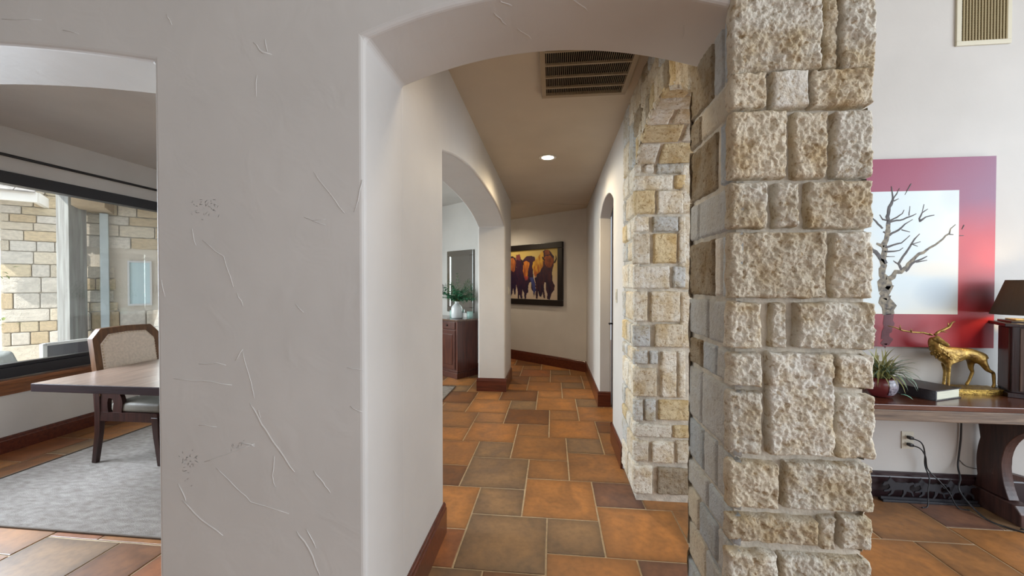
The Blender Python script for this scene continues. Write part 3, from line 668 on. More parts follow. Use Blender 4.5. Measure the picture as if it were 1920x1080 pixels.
MB().box(XW-0.02, XW+0.10, 1.70, 5.55, 0.600, 0.640, bev=0.008).build('window_sill', SILL, win)
MB().box(XW, XW+0.025, 1.70, 5.55, 0.50, 0.598, bev=0.006).build('window_apron', SILL, win)
cr = empty('curtain_rod', (XW+0.06, 2.0, 2.57), 'thin black curtain rod running above the black window frame', 'curtain rod')
MB().tube([(XW+0.06, 1.72, 2.57), (XW+0.06, 5.8, 2.57)], 0.013, n=10).build('rod', BLACK, cr, smooth=True)
for y in (1.9, 4.6, 5.7): MB().box(XW, XW+0.07, y-0.012, y+0.012, 2.558, 2.582).build('bracket', BLACK, cr)

# ---------------- hall ceiling grille and downlight ----------------
GRM = simple('grille_beige', (0.36, 0.29, 0.20), 0.5)
def hcz(y): return hz(y)
g = empty('return_air_grille', (0.20, 2.43, hcz(2.4)), 'large beige louvred air return grille in the hallway ceiling', 'vent')
gx0, gx1, gy0, gy1, gz = -0.075, 0.485, 2.02, 2.70, hcz(2.36)-0.024
for a in ((gx0, gx1, gy0, gy0+0.035), (gx0, gx1, gy1-0.035, gy1), (gx0, gx0+0.032, gy0+0.035, gy1-0.035), (gx1-0.032, gx1, gy0+0.035, gy1-0.035)):
    MB().box(a[0], a[1], a[2], a[3], gz-0.012, gz+0.012, bev=0.003).build('frame', GRM, g)
for y in (2.17, 2.305, 2.44, 2.57): MB().box(gx0+0.03, gx1-0.03, y-0.006, y+0.006, gz-0.010, gz+0.004).build('crossbar', GRM, g)
k = 0; x = gx0+0.04
sm = MB().obox(0, 0, 0, 0.0022, gy1-gy0-0.07, 0.014, 0, M=Matrix.Rotation(0.12, 4, 'Y')); slm = bpy.data.meshes.new('slat'); sm.bm.to_mesh(slm); sm.bm.free(); slm.materials.append(GRM)
while x < gx1-0.034:
    link('slat', slm, GRM, g, loc=(x, (gy0+gy1)/2, gz+0.001)); x += 0.0118
MB().box(gx0+0.02, gx1-0.02, gy0+0.02, gy1-0.02, gz+0.010, gz+0.013).build('backing', simple('duct_dark', (0.004, 0.003, 0.002), 0.95), g)
dl = empty('recessed_downlight', (-0.05, 3.98, hcz(3.98)), 'small glowing round recessed light in the hallway ceiling', 'ceiling light')
zl = hcz(3.98)
MB().lathe([(0.060, -0.004), (0.085, -0.006), (0.088, 0.0), (0.060, 0.0)], (-0.05, 3.98, zl), 32).build('trim_ring', simple('lamp_white', (0.8, 0.78, 0.72), 0.4), dl, smooth=True)
MB().lathe([(0.001, -0.0045), (0.062, -0.0045), (0.062, -0.001), (0.001, -0.001)], (-0.05, 3.98, zl), 32).build('lens', simple('lamp_glow', (1.0, 0.86, 0.62), 0.5, emit=14), dl)
light('hall_downlight', 'SPOT', (-0.05, 3.98, zl-0.03), 95, (1.0, 0.80, 0.52), (0, 0, 0), size=0.06, angle=math.radians(165), blend=0.8)
light('hall_downlight_far', 'SPOT', (-1.2, 6.9, 2.68), 55, (1.0, 0.82, 0.58), (0, 0, 0), size=0.06, angle=math.radians(160), blend=0.8)
light('hall_downlight_near', 'SPOT', (-0.05, 1.75, hcz(1.75)-0.02), 14, (1.0, 0.82, 0.58), (0, 0, 0), size=0.06, angle=math.radians(160), blend=0.8)
# wall switches and outlet
SW = simple('switch_ivory', (0.62, 0.58, 0.48), 0.4)
def plate(name, label, cat, cx, cy, cz, axis, sgn, w_=0.075, h_=0.12, two=True):
    e = empty(name, (cx, cy, cz), label, cat)
    def bx(a0, a1, z0, z1, d0, d1, bev=0.001):
        m = MB()
        if axis == 'x': m.box(cx+min(sgn*d0, sgn*d1), cx+max(sgn*d0, sgn*d1), cy+a0, cy+a1, cz+z0, cz+z1, bev=bev)
        else: m.box(cx+a0, cx+a1, cy+min(sgn*d0, sgn*d1), cy+max(sgn*d0, sgn*d1), cz+z0, cz+z1, bev=bev)
        return m
    bx(-w_/2, w_/2, -h_/2, h_/2, 0, 0.006, 0.002).build('cover_plate', SW, e)
    return e, bx
e, bx = plate('light_switch', 'small ivory light switch on the wall between stone pier and door recess', 'switch', 0.555, 3.45, 1.36, 'x', -1)
bx(-0.015, 0.015, -0.033, 0.033, 0.006, 0.010).build('rocker', SW, e)
e, bx = plate('light_switch', 'small ivory switch on the far plaster pier left of the bison painting', 'switch', -0.637, 5.62, 1.36, 'x', 1)
bx(-0.015, 0.015, -0.033, 0.033, 0.006, 0.010).build('rocker', SW, e)
e, bx = plate('power_outlet', 'ivory wall outlet under the console table with two black plugs', 'outlet', 2.422, 2.92, 0.395, 'y', -1)
for dz in (0.024, -0.024): bx(-0.017, 0.017, dz-0.015, dz+0.015, 0.006, 0.009).build('socket', SW, e)
# ---------------- living wall vent ----------------
v_ = empty('wall_vent', (2.845, 2.92, 3.25), 'cream framed metal air grille high on the pale right wall', 'vent')
VF = simple('vent_cream', (0.62, 0.58, 0.46), 0.5); VB = simple('vent_brass', (0.30, 0.24, 0.13), 0.45)
for a in ((2.682, 3.009, 3.055, 3.085), (2.682, 3.009, 3.44, 3.47), (2.682, 2.712, 3.085, 3.44), (2.98, 3.009, 3.085, 3.44)):
    MB().box(a[0], a[1], 2.906, 2.92, a[2], a[3], bev=0.003).build('frame', VF, v_)
MB().box(2.70, 2.99, 2.914, 2.919, 3.07, 3.45).build('backing', simple('vent_dark', (0.05, 0.035, 0.015), 0.8), v_)
for k in range(15): MB().box(2.718+k*0.0182, 2.728+k*0.0182, 2.904, 2.911, 3.083, 3.442, bev=0.001).build('slat', VB, v_)
m_ = MB()
for k in range(22): m_.box(2.712, 2.98, 2.910, 2.914, 3.090+k*0.0165, 3.096+k*0.0165)
m_.build('crossbar', VB, v_, kind='stuff')
# ---------------- paintings ----------------
def canvas(name, parent, W, Ht, nx, nz, fn, place, mat):
    """vertex coloured picture surface; place(u, v) -> point, fn(u, v) -> colour"""
    vs_ = []; fs = []; cols = []
    for j in range(nz+1):
        for i in range(nx+1):
            u, v = W*i/nx, Ht*j/nz; vs_.append(place(u, v)); cols.append(fn(u, v))
    for j in range(nz):
        for i in range(nx):
            a = j*(nx+1)+i; fs.append((a, a+1, a+nx+2, a+nx+1))
    me = bpy.data.meshes.new(name); me.from_pydata(vs_, [], fs)
    ca = me.color_attributes.new('Col', 'FLOAT_COLOR', 'POINT')
    ca.data.foreach_set('color', [c for q in cols for c in (*q, 1.0)])
    return link(name, me, mat, parent)
def lin(c): return tuple((x/255/12.92 if x/255 <= 0.04045 else ((x/255+0.055)/1.055)**2.4) for x in c)
def mix(a, b, t): t = max(0, min(1, t)); return tuple(x+(y-x)*t for x, y in zip(a, b))
def fr3(x, y, s): return noise.fractal(Vector((x*s, y*s, 3.3)), 0.9, 2.0, 4)
# bison painting on the angled wall: s runs from the corner along the wall, z up
e = empty('bison_painting', tuple(Vector((*PB, 1.1)) + d*1.2), 'dark framed painting of a row of charging brown and orange bison', 'painting')
WL[e.name] = Vector(e.location)
s0, s1, z0, z1 = 0.47, 2.15, 1.07, 2.19
def bp_(s, z, t): v = Vector((*PB, 0)) + d*s + nrm*t; return Vector((v.x, v.y, z))
BF = simple('bison_frame_black', (0.010, 0.006, 0.006), 0.3)
fw = 0.105
def frame_bar(sa, sb, za, zb):
    c = bp_((sa+sb)/2, (za+zb)/2, 0.022); return MB().obox(c.x, c.y, c.z, abs(sb-sa), 0.044, zb-za, math.atan2(d.y, d.x), bev=0.008)
for q in ((s0, s1, z1-fw, z1), (s0, s1, z0, z0+fw), (s0, s0+fw, z0+fw, z1-fw), (s1-fw, s1, z0+fw, z1-fw)): frame_bar(*q).build('frame', BF, e)
def inpoly(x, y, P):
    r = False; j = len(P)-1
    for i in range(len(P)):
        if (P[i][1] > y) != (P[j][1] > y) and x < (P[j][0]-P[i][0])*(y-P[i][1])/(P[j][1]-P[i][1])+P[i][0]: r = not r
        j = i
    return r
BC = {'body1': ((48,18,42),(30,12,50)), 'flank2': ((120,58,60),(90,40,60)), 'body2': ((60,22,48),(28,14,48)), 'body3': ((70,28,40),(26,10,42)), 'blue2': ((60,70,130),(40,46,100)),
      'face1': ((185,110,50),(110,50,40)), 'face2': ((205,125,45),(130,60,35)), 'nose2': ((165,70,60),(110,40,50)), 'back3': ((215,170,60),(160,85,35)), 'head3': ((165,85,30),(95,38,25)), 'knot3': ((150,75,30),(110,50,30)),
      'horn2': ((40,20,25),(40,20,25)), 'hornl3': ((40,20,25),(40,20,25)), 'hornr3': ((40,20,25),(40,20,25))}
ORDER = ['body1', 'flank2', 'body2', 'blue2', 'body3', 'back3', 'face1', 'face2', 'nose2', 'head3', 'knot3', 'horn2', 'hornl3', 'hornr3']
P4 = {k: v for k, v in BISON.items()}
BBX = {k: (min(p[0] for p in v), max(p[0] for p in v), min(p[1] for p in v), max(p[1] for p in v)) for k, v in P4.items()}
def bison_col(u, v):
    s = s0+fw+u; z = z0+fw+v
    jx = fr3(s, z, 9)*0.010; jz = fr3(s+5, z, 9)*0.010
    sx, zx = s+jx, z+jz
    bgc = mix(lin((196,178,160)), lin((205,180,105)), (z-1.45)/0.5 + fr3(s, z, 4)*0.3)
    c = bgc
    qs = sx if sx < 1.78 else sx-0.62   # a fourth animal hidden by the pier repeats the second one
    for k in ORDER:
        x0, x1, y0, y1 = BBX[k]
        if sx >= 1.78 and k[-1] == '3': continue
        if x0 <= qs <= x1 and y0 <= zx <= y1 and inpoly(qs, zx, P4[k]):
            a, b = BC[k]; t = 0.5 + (y1-zx)/(y1-y0)*0.9-0.45 + fr3(s*3, z, 8)*0.8
            c = mix(lin(a), lin(b), t)
    return c
canvas('canvas', e, s1-s0-2*fw, z1-z0-2*fw, 170, 130, bison_col, lambda u, v: bp_(s0+fw+u, z0+fw+v, 0.018), attr_mat('bison_paint', 0.5))
# red painting with the bare tree
PX0, PX1, PZ0, PZ1 = 1.63, 2.90, 1.04, 2.307
e = empty('tree_painting', (2.265, 2.90, 1.04), 'large red bordered painting of a bare tree on a pale panel', 'painting')
def red_col(u, v):
    x = PX0+u; z = PZ0+v
    n1 = fr3(x, z, 1.6); n2 = fr3(x+9, z, 3.5)
    top = mix(lin((140,45,78)), lin((125,72,104)), (x-2.45)/0.4+n1*0.3)
    midc = mix(lin((180,45,55)), lin((196,66,62)), 0.5+n1)
    bot = mix(lin((140,22,36)), lin((172,42,52)), (x-2.3)/0.5 + n2*0.6)
    c = mix(bot, midc, (z-1.32)/0.25 + n2*0.3); c = mix(c, top, (z-1.72)/0.28+n1*0.4)
    g_ = max(0, 1-abs(z-1.40)/0.14)*max(0, min(1, (x-2.66)/0.1)); c = mix(c, lin((128,88,96)), g_*0.9)
    if x < 2.2: c = mix(c, lin((96,22,34)), max(0, 1-(z-1.04)/0.3)*0.6)
    return c
def wh_col(u, v):
    x = 1.85+u; z = 1.262+v
    c = mix(lin((206,218,222)), lin((222,222,214)), 0.5+fr3(x, z, 2))
    c = mix(c, lin((176,192,204)), max(0, 1-((x-2.58)**2*30+(z-1.40)**2*60))*0.8 + max(0, 1-((x-2.66)**2*80+(z-2.05)**2*60))*0.5)
    c = mix(c, lin((232,222,205)), max(0, 1-((x-2.55)**2*9+(z-1.57)**2*200))*0.7)
    return mix(c, lin((224,222,205)), max(0, 1-v/0.05)*0.5)
PAINT = attr_mat('oil_paint', 0.45)
canvas('canvas', e, PX1-PX0, PZ1-PZ0, 50, 50, red_col, lambda u, v: Vector((PX0+u, 2.878, PZ0+v)), PAINT)
canvas('pale_panel', e, 2.683-1.85, 2.088-1.262, 40, 40, wh_col, lambda u, v: Vector((1.85+u, 2.8772, 1.262+v)), PAINT)
MB().box(PX0, PX1, 2.8788, 2.918, PZ0, PZ1, bev=0.002).build('stretcher', simple('canvas_edge', (0.20, 0.04, 0.06), 0.6), e)
BARK = simple('painted_bark', (0.30, 0.25, 0.17), 0.6, col2=(0.06, 0.05, 0.045), vscale=40)
BARKD = simple('painted_twig', (0.10, 0.085, 0.08), 0.6, col2=(0.04, 0.035, 0.04), vscale=30)
BARKR = simple('painted_reflection', (0.13, 0.03, 0.04), 0.6, var=0.4)
def strokes(L, mat, name):
    mb = MB()
    for st in L:
        q = []
        for i, (x, z, w_) in enumerate(st):
            if i:
                xa, za, wa = st[i-1]; n_ = max(1, int(math.hypot(x-xa, z-za)/0.02))
                for k in range(1, n_):
                    t = k/n_; jj = min(wa, w_)*0.35
                    q.append((Vector((xa+(x-xa)*t+R.uniform(-jj, jj), 2.8768, za+(z-za)*t+R.uniform(-jj, jj))), (wa+(w_-wa)*t)*R.uniform(0.85, 1.2)))
            q.append((Vector((x, 2.8768, z)), w_))
        mb.ribbon([(p, max(0.004, w_*1.05)) for p, w_ in q], Vector((0, -0.0008, 0)))
    return mb.build(name, mat, e, kind='stuff')
big = [s_ for s_ in TREE if max(p[2] for p in s_) > 0.022]; small = [s_ for s_ in TREE if s_ not in big]
strokes([big[0][:9]] + big[1:], BARK, 'painted_trunk'); strokes([big[0][8:]] + small, BARKD, 'painted_branches')
# left half of the tree, hidden from here by the stone pier
strokes([[(2.24, 1.60, 0.03), (2.12, 1.74, 0.02), (2.00, 1.86, 0.012), (1.93, 1.98, 0.004)], [(2.10, 1.76, 0.012), (2.02, 1.72, 0.006), (1.96, 1.75, 0.003)], [(2.22, 1.84, 0.012), (2.12, 1.95, 0.007), (2.08, 2.05, 0.003)]], BARKD, 'painted_branches')
tr_ = TREE[0][0]
strokes([[(tr_[0]+0.00, 1.262, 0.062), (tr_[0]-0.005, 1.15, 0.055), (tr_[0]-0.01, 1.05, 0.045)]], BARKR, 'painted_reflection')

# ---------------- console table and what stands on it ----------------
CT = wood('console_top_wood', (0.13, 0.040, 0.018), (0.05, 0.016, 0.010), 0.22, 'x', coat=0.4)
CE = wood('console_edge_wood', (0.22, 0.15, 0.10), (0.09, 0.06, 0.045), 0.55, 'x', scale=1.4)
CL = wood('console_leg_wood', (0.075, 0.032, 0.024), (0.03, 0.013, 0.012), 0.4, 'z')
TZ = 0.77
ct = empty('console_table', (2.5, 2.68, 0), 'long rustic wooden console table with scrolled trestle legs against the right wall', 'table')
MB().box(1.45, 3.72, 2.45, 2.915, TZ-0.030, TZ, bev=0.004).build('table_top', CT, ct)
MB().box(1.45, 3.72, 2.452, 2.478, TZ-0.096, TZ-0.031, bev=0.004).build('front_apron', CE, ct)
MB().box(1.47, 3.70, 2.882, 2.908, TZ-0.096, TZ-0.031).build('rear_apron', CE, ct)
MB().box(1.45, 1.475, 2.478, 2.882, TZ-0.096, TZ-0.031).build('side_apron', CE, ct)
MB().box(3.695, 3.72, 2.478, 2.882, TZ-0.096, TZ-0.031).build('side_apron', CE, ct)
def bez(p0, p1, p2, n=8): return [((1-t)**2*p0[0]+2*t*(1-t)*p1[0]+t*t*p2[0], (1-t)**2*p0[1]+2*t*(1-t)*p1[1]+t*t*p2[1]) for t in [k/n for k in range(n+1)]]
for lx in (1.62, 2.82):
    fr_ = [(2.60, 0.674), (2.60, 0.585)] + bez((2.605, 0.585), (2.74, 0.50), (2.745, 0.33)) + bez((2.745, 0.33), (2.745, 0.22), (2.70, 0.12))
    bk = [(2.90, 0.12)] + bez((2.885, 0.20), (2.905, 0.33), (2.87, 0.45)) + [(2.89, 0.58), (2.90, 0.60), (2.90, 0.674)]
    MB().prism(fr_ + bk, 'x', lx, lx+0.06).build('leg', CL, ct, bevel=0.006)
    MB().prism([(2.62, 0.0), (2.62, 0.075), (2.655, 0.115), (2.90, 0.12), (2.90, 0.0)], 'x', lx-0.02, lx+0.07).build('foot', CL, ct, bevel=0.005)
MB().obox(3.11, 2.72, 0.20, 0.62, 0.045, 0.03, 0, M=Matrix.Rotation(-0.30, 4, 'Z') @ Matrix.Rotation(0.2, 4, 'Y')).build('brace', CL, ct)
# added dark cutouts of running horses, standing in for shadows under the console
SHADOW_DARK = simple('shadow_dark', (0.018, 0.017, 0.022), 0.5)
HORSE = [(0.00,0.085),(0.012,0.10),(0.035,0.105),(0.05,0.125),(0.055,0.135),(0.06,0.128),(0.075,0.115),(0.10,0.10),(0.14,0.098),(0.17,0.103),(0.185,0.098),(0.22,0.105),(0.235,0.09),(0.215,0.092),(0.195,0.082),(0.19,0.06),(0.215,0.045),(0.225,0.018),(0.215,0.016),(0.205,0.038),(0.175,0.048),(0.165,0.03),(0.145,0.006),(0.135,0.008),(0.15,0.034),(0.15,0.055),(0.11,0.055),(0.085,0.05),(0.075,0.028),(0.045,0.012),(0.038,0.018),(0.06,0.034),(0.063,0.052),(0.045,0.042),(0.012,0.04),(0.01,0.048),(0.04,0.055),(0.055,0.068),(0.045,0.09),(0.025,0.085),(0.01,0.075)]
ir = empty('shadow_cutouts', (2.5, 2.86, 0), 'low dark cutouts of three running horses standing in for shadows below the outlet', 'shadow_shape')
for k, x in enumerate((2.22, 2.41, 2.585)):
    MB().prism([(x+a*0.86, 0.022+b*1.05) for a, b in HORSE], 'y', 2.852, 2.860).build('shadow_cutout', SHADOW_DARK, ir)
MB().box(2.21, 2.795, 2.835, 2.877, 0.0, 0.016, bev=0.003).build('base_bar', SHADOW_DARK, ir)
MB().box(2.21, 2.795, 2.852, 2.860, 0.016, 0.030).build('ground_strip', SHADOW_DARK, ir)
# book
bk = empty('book', (2.25, 2.53, TZ), 'thick black leather bound book lying flat left of the golden deer', 'book')
bx_ = Vector((0.23, 0.10, 0)).normalized(); by_ = Vector((-0.10, 0.23, 0)).normalized(); c0 = Vector((2.255, 2.535, 0)); ang = math.atan2(bx_.y, bx_.x)
def bbox_(a0, a1, b0, b1, z0, z1, bev=0.0):
    c = c0 + bx_*(a0+a1)/2 + by_*(b0+b1)/2; return MB().obox(c.x, c.y, TZ+(z0+z1)/2, a1-a0, b1-b0, z1-z0, ang, bev)
LEATHER = simple('black_leather', (0.022, 0.018, 0.022), 0.35, bump=0.4, bscale=120)
PAGE = simple('page_edge', (0.62, 0.60, 0.48), 0.7, stretch=(1, 1, 60), var=0.15)
bbox_(0, 0.25, 0, 0.38, 0.0, 0.006, 0.002).build('back_cover', LEATHER, bk)
bbox_(0, 0.25, 0, 0.38, 0.056, 0.062, 0.002).build('front_cover', LEATHER, bk)
bbox_(0, 0.012, 0, 0.38, 0.006, 0.056, 0.003).build('spine', LEATHER, bk)
bbox_(0.012, 0.243, 0.008, 0.372, 0.006, 0.056).build('page_block', PAGE, bk)
# golden deer
GOLD = simple('antique_gold', (0.42, 0.27, 0.07), 0.38, 0.7, col2=(0.17, 0.095, 0.025), vscale=28, bump=0.5, bscale=60)
GOLDR = simple('hammered_gold', (0.62, 0.40, 0.09), 0.35, 0.8, col2=(0.25, 0.15, 0.04), vscale=60, bump=1.0, bscale=110)
de = empty('golden_deer', (2.64, 2.79, TZ), 'golden stag figurine with long antlers standing between the book and the lamp', 'figurine')
def skin(name, V, E_, parent, mat, sub=2, root=0):
    me = bpy.data.meshes.new(name); pl = WL[parent.name]
    me.from_pydata([Vector(v[:3])-pl for v in V], E_, [])
    o = bpy.data.objects.new(name, me); C.objects.link(o); o.parent = parent; WL[o.name] = pl; me.materials.append(mat)
    sk = me.skin_vertices
    m = o.modifiers.new('skin', 'SKIN'); m.use_smooth_shade = True
    if not me.skin_vertices:
        bpy.context.view_layer.objects.active = o
    for i, v in enumerate(V):
        r = v[3] if isinstance(v[3], tuple) else (v[3], v[3])
        me.skin_vertices[0].data[i].radius = r; me.skin_vertices[0].data[i].use_root = (i == root)
    s_ = o.modifiers.new('sub', 'SUBSURF'); s_.levels = sub; s_.render_levels = sub
    return o
Yd = 2.79; DX = 2.60; DZ = TZ+0.03
V = [(DX+0.00, Yd, 1.015, 0.040), (DX+0.07, Yd, 1.018, 0.040), (DX+0.125, Yd, 1.012, 0.038), (DX+0.15, Yd, 1.000, 0.028),      # 0..3 mid, rear, rump, tail end
     (DX-0.07, Yd, 1.005, 0.046), (DX-0.115, Yd-0.003, 1.035, 0.040), (DX-0.145, Yd-0.008, 1.085, 0.030), (DX-0.150, Yd-0.012, 1.125, 0.022), # 4 chest,5 neck,6,7 poll
     # front legs
     (DX-0.070, Yd-0.022, 0.955, 0.017), (DX-0.068, Yd-0.024, 0.890, 0.0095), (DX-0.070, Yd-0.024, 0.824, 0.0085), (DX-0.073, Yd-0.026, DZ+0.004, 0.010),
     (DX-0.052, Yd+0.022, 0.955, 0.016), (DX-0.045, Yd+0.024, 0.890, 0.009), (DX-0.050, Yd+0.024, 0.824, 0.008), (DX-0.053, Yd+0.024, DZ+0.004, 0.010),
     # hind legs
     (DX+0.130, Yd-0.022, 0.970, 0.024), (DX+0.150, Yd-0.026, 0.920, 0.014), (DX+0.185, Yd-0.028, 0.900, 0.0095), (DX+0.190, Yd-0.028, 0.827, 0.008), (DX+0.180, Yd-0.030, DZ+0.004, 0.010),
     (DX+0.100, Yd+0.022, 0.965, 0.020), (DX+0.108, Yd+0.026, 0.915, 0.013), (DX+0.120, Yd+0.028, 0.893, 0.0095), (DX+0.100, Yd+0.028, 0.834, 0.008), (DX+0.082, Yd+0.028, DZ+0.004, 0.010),
     (DX+0.172, Yd, 0.998, 0.007), (DX+0.182, Yd, 0.985, 0.004)]
E_ = [(0,1),(1,2),(2,3),(0,4),(4,5),(5,6),(6,7),(4,8),(8,9),(9,10),(10,11),(4,12),(12,13),(13,14),(14,15),(2,16),(16,17),(17,18),(18,19),(19,20),(2,21),(21,22),(22,23),(23,24),(24,25),(3,26),(26,27)]
skin('body', V, E_, de, GOLD)
hp = Vector((DX-0.150, Yd-0.014, 1.122)); fd = Vector((0.40, -0.72, -0.56)).normalized()
hv = [hp, hp+fd*0.024, hp+fd*0.050, hp+fd*0.074, hp+fd*0.088]
hd = skin('head', [(*hv[0], 0.026), (*hv[1], 0.023), (*hv[2], 0.016), (*hv[3], 0.013), (*hv[4], 0.010)], [(0,1),(1,2),(2,3),(3,4)], de, GOLD)
sd = Vector((0.88, 0.46, 0)).normalized()
for sg in (-1, 1):
    a = hp + sd*sg*0.016 + Vector((0, 0, 0.012)); b = a + sd*sg*0.030 + Vector((0, 0, 0.012))
    skin('ear', [(*a, 0.007), (*((a+b)/2), (0.011, 0.005)), (*b, 0.003)], [(0,1),(1,2)], hd, GOLD)
    MB().lathe([(0.0005, -0.003), (0.0028, -0.0015), (0.003, 0), (0.0028, 0.0015), (0.0005, 0.003)], hp+fd*0.030+sd*sg*0.019+Vector((0, 0, 0.007)), 10).build('eye', BLACK, hd, smooth=True)
MB().tube([hv[3]+fd*0.012+Vector((-0.006, 0, -0.003)), hv[3]+fd*0.015+Vector((0, -0.001, -0.003)), hv[3]+fd*0.012+Vector((0.006, 0.001, -0.003))], 0.0018, 6).build('mouth', simple('dark_gold', (0.10, 0.06, 0.02), 0.5, 0.6), hd)
# long antlers swept out to both sides with short tines
aL = [(DX-0.160, Yd-0.01, 1.136), (DX-0.20, Yd, 1.148), (DX-0.26, Yd+0.0, 1.150), (DX-0.32, Yd, 1.160), (DX-0.365, Yd+0.0, 1.180), (DX-0.41, Yd, 1.190)]
aR = [(DX-0.136, Yd-0.01, 1.136), (DX-0.110, Yd, 1.153), (DX-0.075, Yd, 1.170), (DX-0.045, Yd, 1.188), (DX-0.030, Yd, 1.216), (DX-0.012, Yd, 1.223)]
MB().tube(aL, [0.007, 0.006, 0.005, 0.005, 0.004, 0.002], 8).build('antler', GOLD, de, smooth=True)
MB().tube(aR, [0.007, 0.008, 0.008, 0.007, 0.005, 0.003], 8).build('antler', GOLD, de, smooth=True)
tl_ = []
for a, b in (((DX-0.335, Yd, 1.166), (DX-0.352, Yd-0.02, 1.198)), ((DX-0.27, Yd, 1.151), (DX-0.285, Yd-0.02, 1.173)), ((DX-0.05, Yd, 1.186), (DX-0.062, Yd-0.01, 1.216)), ((DX-0.10, Yd, 1.158), (DX-0.085, Yd-0.03, 1.156))):
    MB().tube([a, b], [0.005, 0.0015], 6).build('tine', GOLD, de, smooth=True)
rf = MB()     # curly chest ruff
for k in range(70):
    a = R.uniform(-2.4, 0.6); zz = R.uniform(0.995, 1.09); rr_ = 0.045 - (zz-0.995)*0.16
    p = Vector((DX-0.085-(zz-0.995)*0.55 + rr_*math.cos(a+3.0)*1.0, Yd + rr_*math.sin(a)*0.95, zz))
    rf.tube([p, p+Vector((R.uniform(-0.006, 0.006), -0.004, -0.010)), p+Vector((R.uniform(-0.008, 0.008), -0.001, -0.018))], [0.004, 0.0045, 0.0015], 5)
rf.build('chest_ruff', GOLD, de, smooth=True, kind='stuff')
bb = bmesh.new(); bmesh.ops.create_cube(bb, size=1); bmesh.ops.subdivide_edges(bb, edges=bb.edges[:], cuts=14, use_grid_fill=True)
for v in bb.verts:
    q = v.co.copy(); l_ = max(abs(q.x), abs(q.y), abs(q.z)); q.y *= (1-0.18*(abs(q.x)*2)**4)
    q = Vector((q.x*0.365, q.y*0.13, q.z*0.030 if q.z < 0.45 else q.z*0.030 + noise.noise(Vector((q.x*12, q.y*12, 1)))*0.003))
    q += Vector((0, 0, 1 if v.co.z > 0.4 else 0))*noise.noise(q*140)*0.0025
    if abs(v.co.y) > 0.49: q.y += noise.noise(q*150)*0.004
    v.co = q + Vector((DX+0.045, Yd-0.005, TZ+0.0155))
mb = MB(); mb.add(bb); mb.build('base', GOLDR, de, smooth=True)
# lamp with a square wooden pillar body
BLKW = wood('lamp_dark_wood', (0.030, 0.010, 0.010), (0.014, 0.006, 0.008), 0.3, 'z')
LW = wood('lamp_panel_wood', (0.16, 0.10, 0.075), (0.06, 0.035, 0.028), 0.45, 'z')
ang = math.radians(-29.5); lc = Vector((2.79, 2.68, 0)) + Matrix.Rotation(ang, 3, 'Z') @ Vector((0.105, 0.105, 0))
la = empty('table_lamp', (lc.x, lc.y, TZ), 'square dark wooden pillar lamp with a black tapered shade on the console', 'lamp')
def lb(sx, sy, z0, z1, bev=0.003, ox=0, oy=0):
    q = lc + Matrix.Rotation(ang, 3, 'Z') @ Vector((ox, oy, 0)); return MB().obox(q.x, q.y, (z0+z1)/2, sx, sy, z1-z0, ang, bev)
lb(0.23, 0.23, TZ, TZ+0.028).build('base', BLKW, la)
lb(0.19, 0.19, TZ+0.028, 1.205).build('pillar', BLKW, la)
lb(0.15, 0.012, TZ+0.04, 1.195, ox=0.012, oy=-0.096).build('front_panel', LW, la)
lb(0.012, 0.15, TZ+0.04, 1.195, ox=-0.096, oy=0).build('side_panel', wood('lamp_red_wood', (0.09, 0.022, 0.014), (0.05, 0.014, 0.01), 0.35, 'z'), la)
lb(0.27, 0.27, 1.205, 1.225).build('cap', BLKW, la); lb(0.20, 0.20, 1.225, 1.238).build('cap', BLKW, la)
lb(0.15, 0.15, 1.238, 1.247).build('cap', simple('cap_gold', (0.5, 0.36, 0.15), 0.4, 0.5), la)
MB().tube([(lc.x, lc.y, 1.247), (lc.x, lc.y, 1.46)], 0.008).build('stem', simple('brass', (0.5, 0.35, 0.12), 0.3, 0.9), la)
b = bmesh.new(); rings = []
for r_, z_ in ((0.175, 1.275), (0.105, 1.490), (0.102, 1.490), (0.172, 1.275)):
    rings.append([b.verts.new((lc.x+r_*math.cos(a)*1.0, lc.y+r_*math.sin(a)*0.8, z_)) for a in [2*math.pi*k/40 for k in range(40)]])
for A, B in zip(rings, rings[1:]+rings[:1]):
    for k in range(40): b.faces.new((A[k], A[(k+1) % 40], B[(k+1) % 40], B[k]))
sm_, n, l, pb = new_mat('black_shade'); pb.inputs['Base Color'].default_value = (0.03, 0.02, 0.012, 1); pb.inputs['Roughness'].default_value = 0.8
tl = n.new('ShaderNodeBsdfTranslucent'); tl.inputs[0].default_value = (0.60, 0.38, 0.14, 1); ms = n.new('ShaderNodeMixShader'); ms.inputs[0].default_value = 0.10
l.new(pb.outputs[0], ms.inputs[1]); l.new(tl.outputs[0], ms.inputs[2]); l.new(ms.outputs[0], n['Material Output'].inputs[0])
mb = MB(); mb.add(b); mb.build('lamp_shade', sm_, la, smooth=False)
MB().lathe([(0.002, 0), (0.02, 0.012), (0.026, 0.035), (0.014, 0.06), (0.002, 0.07)], (lc.x, lc.y, 1.31), 16).build('bulb', simple('bulb_glow', (1.0, 0.78, 0.42), 0.4, emit=18), la, smooth=True)
light('table_lamp_bulb', 'POINT', (lc.x, lc.y, 1.40), 4.5, (1.0, 0.72, 0.38), size=0.03)
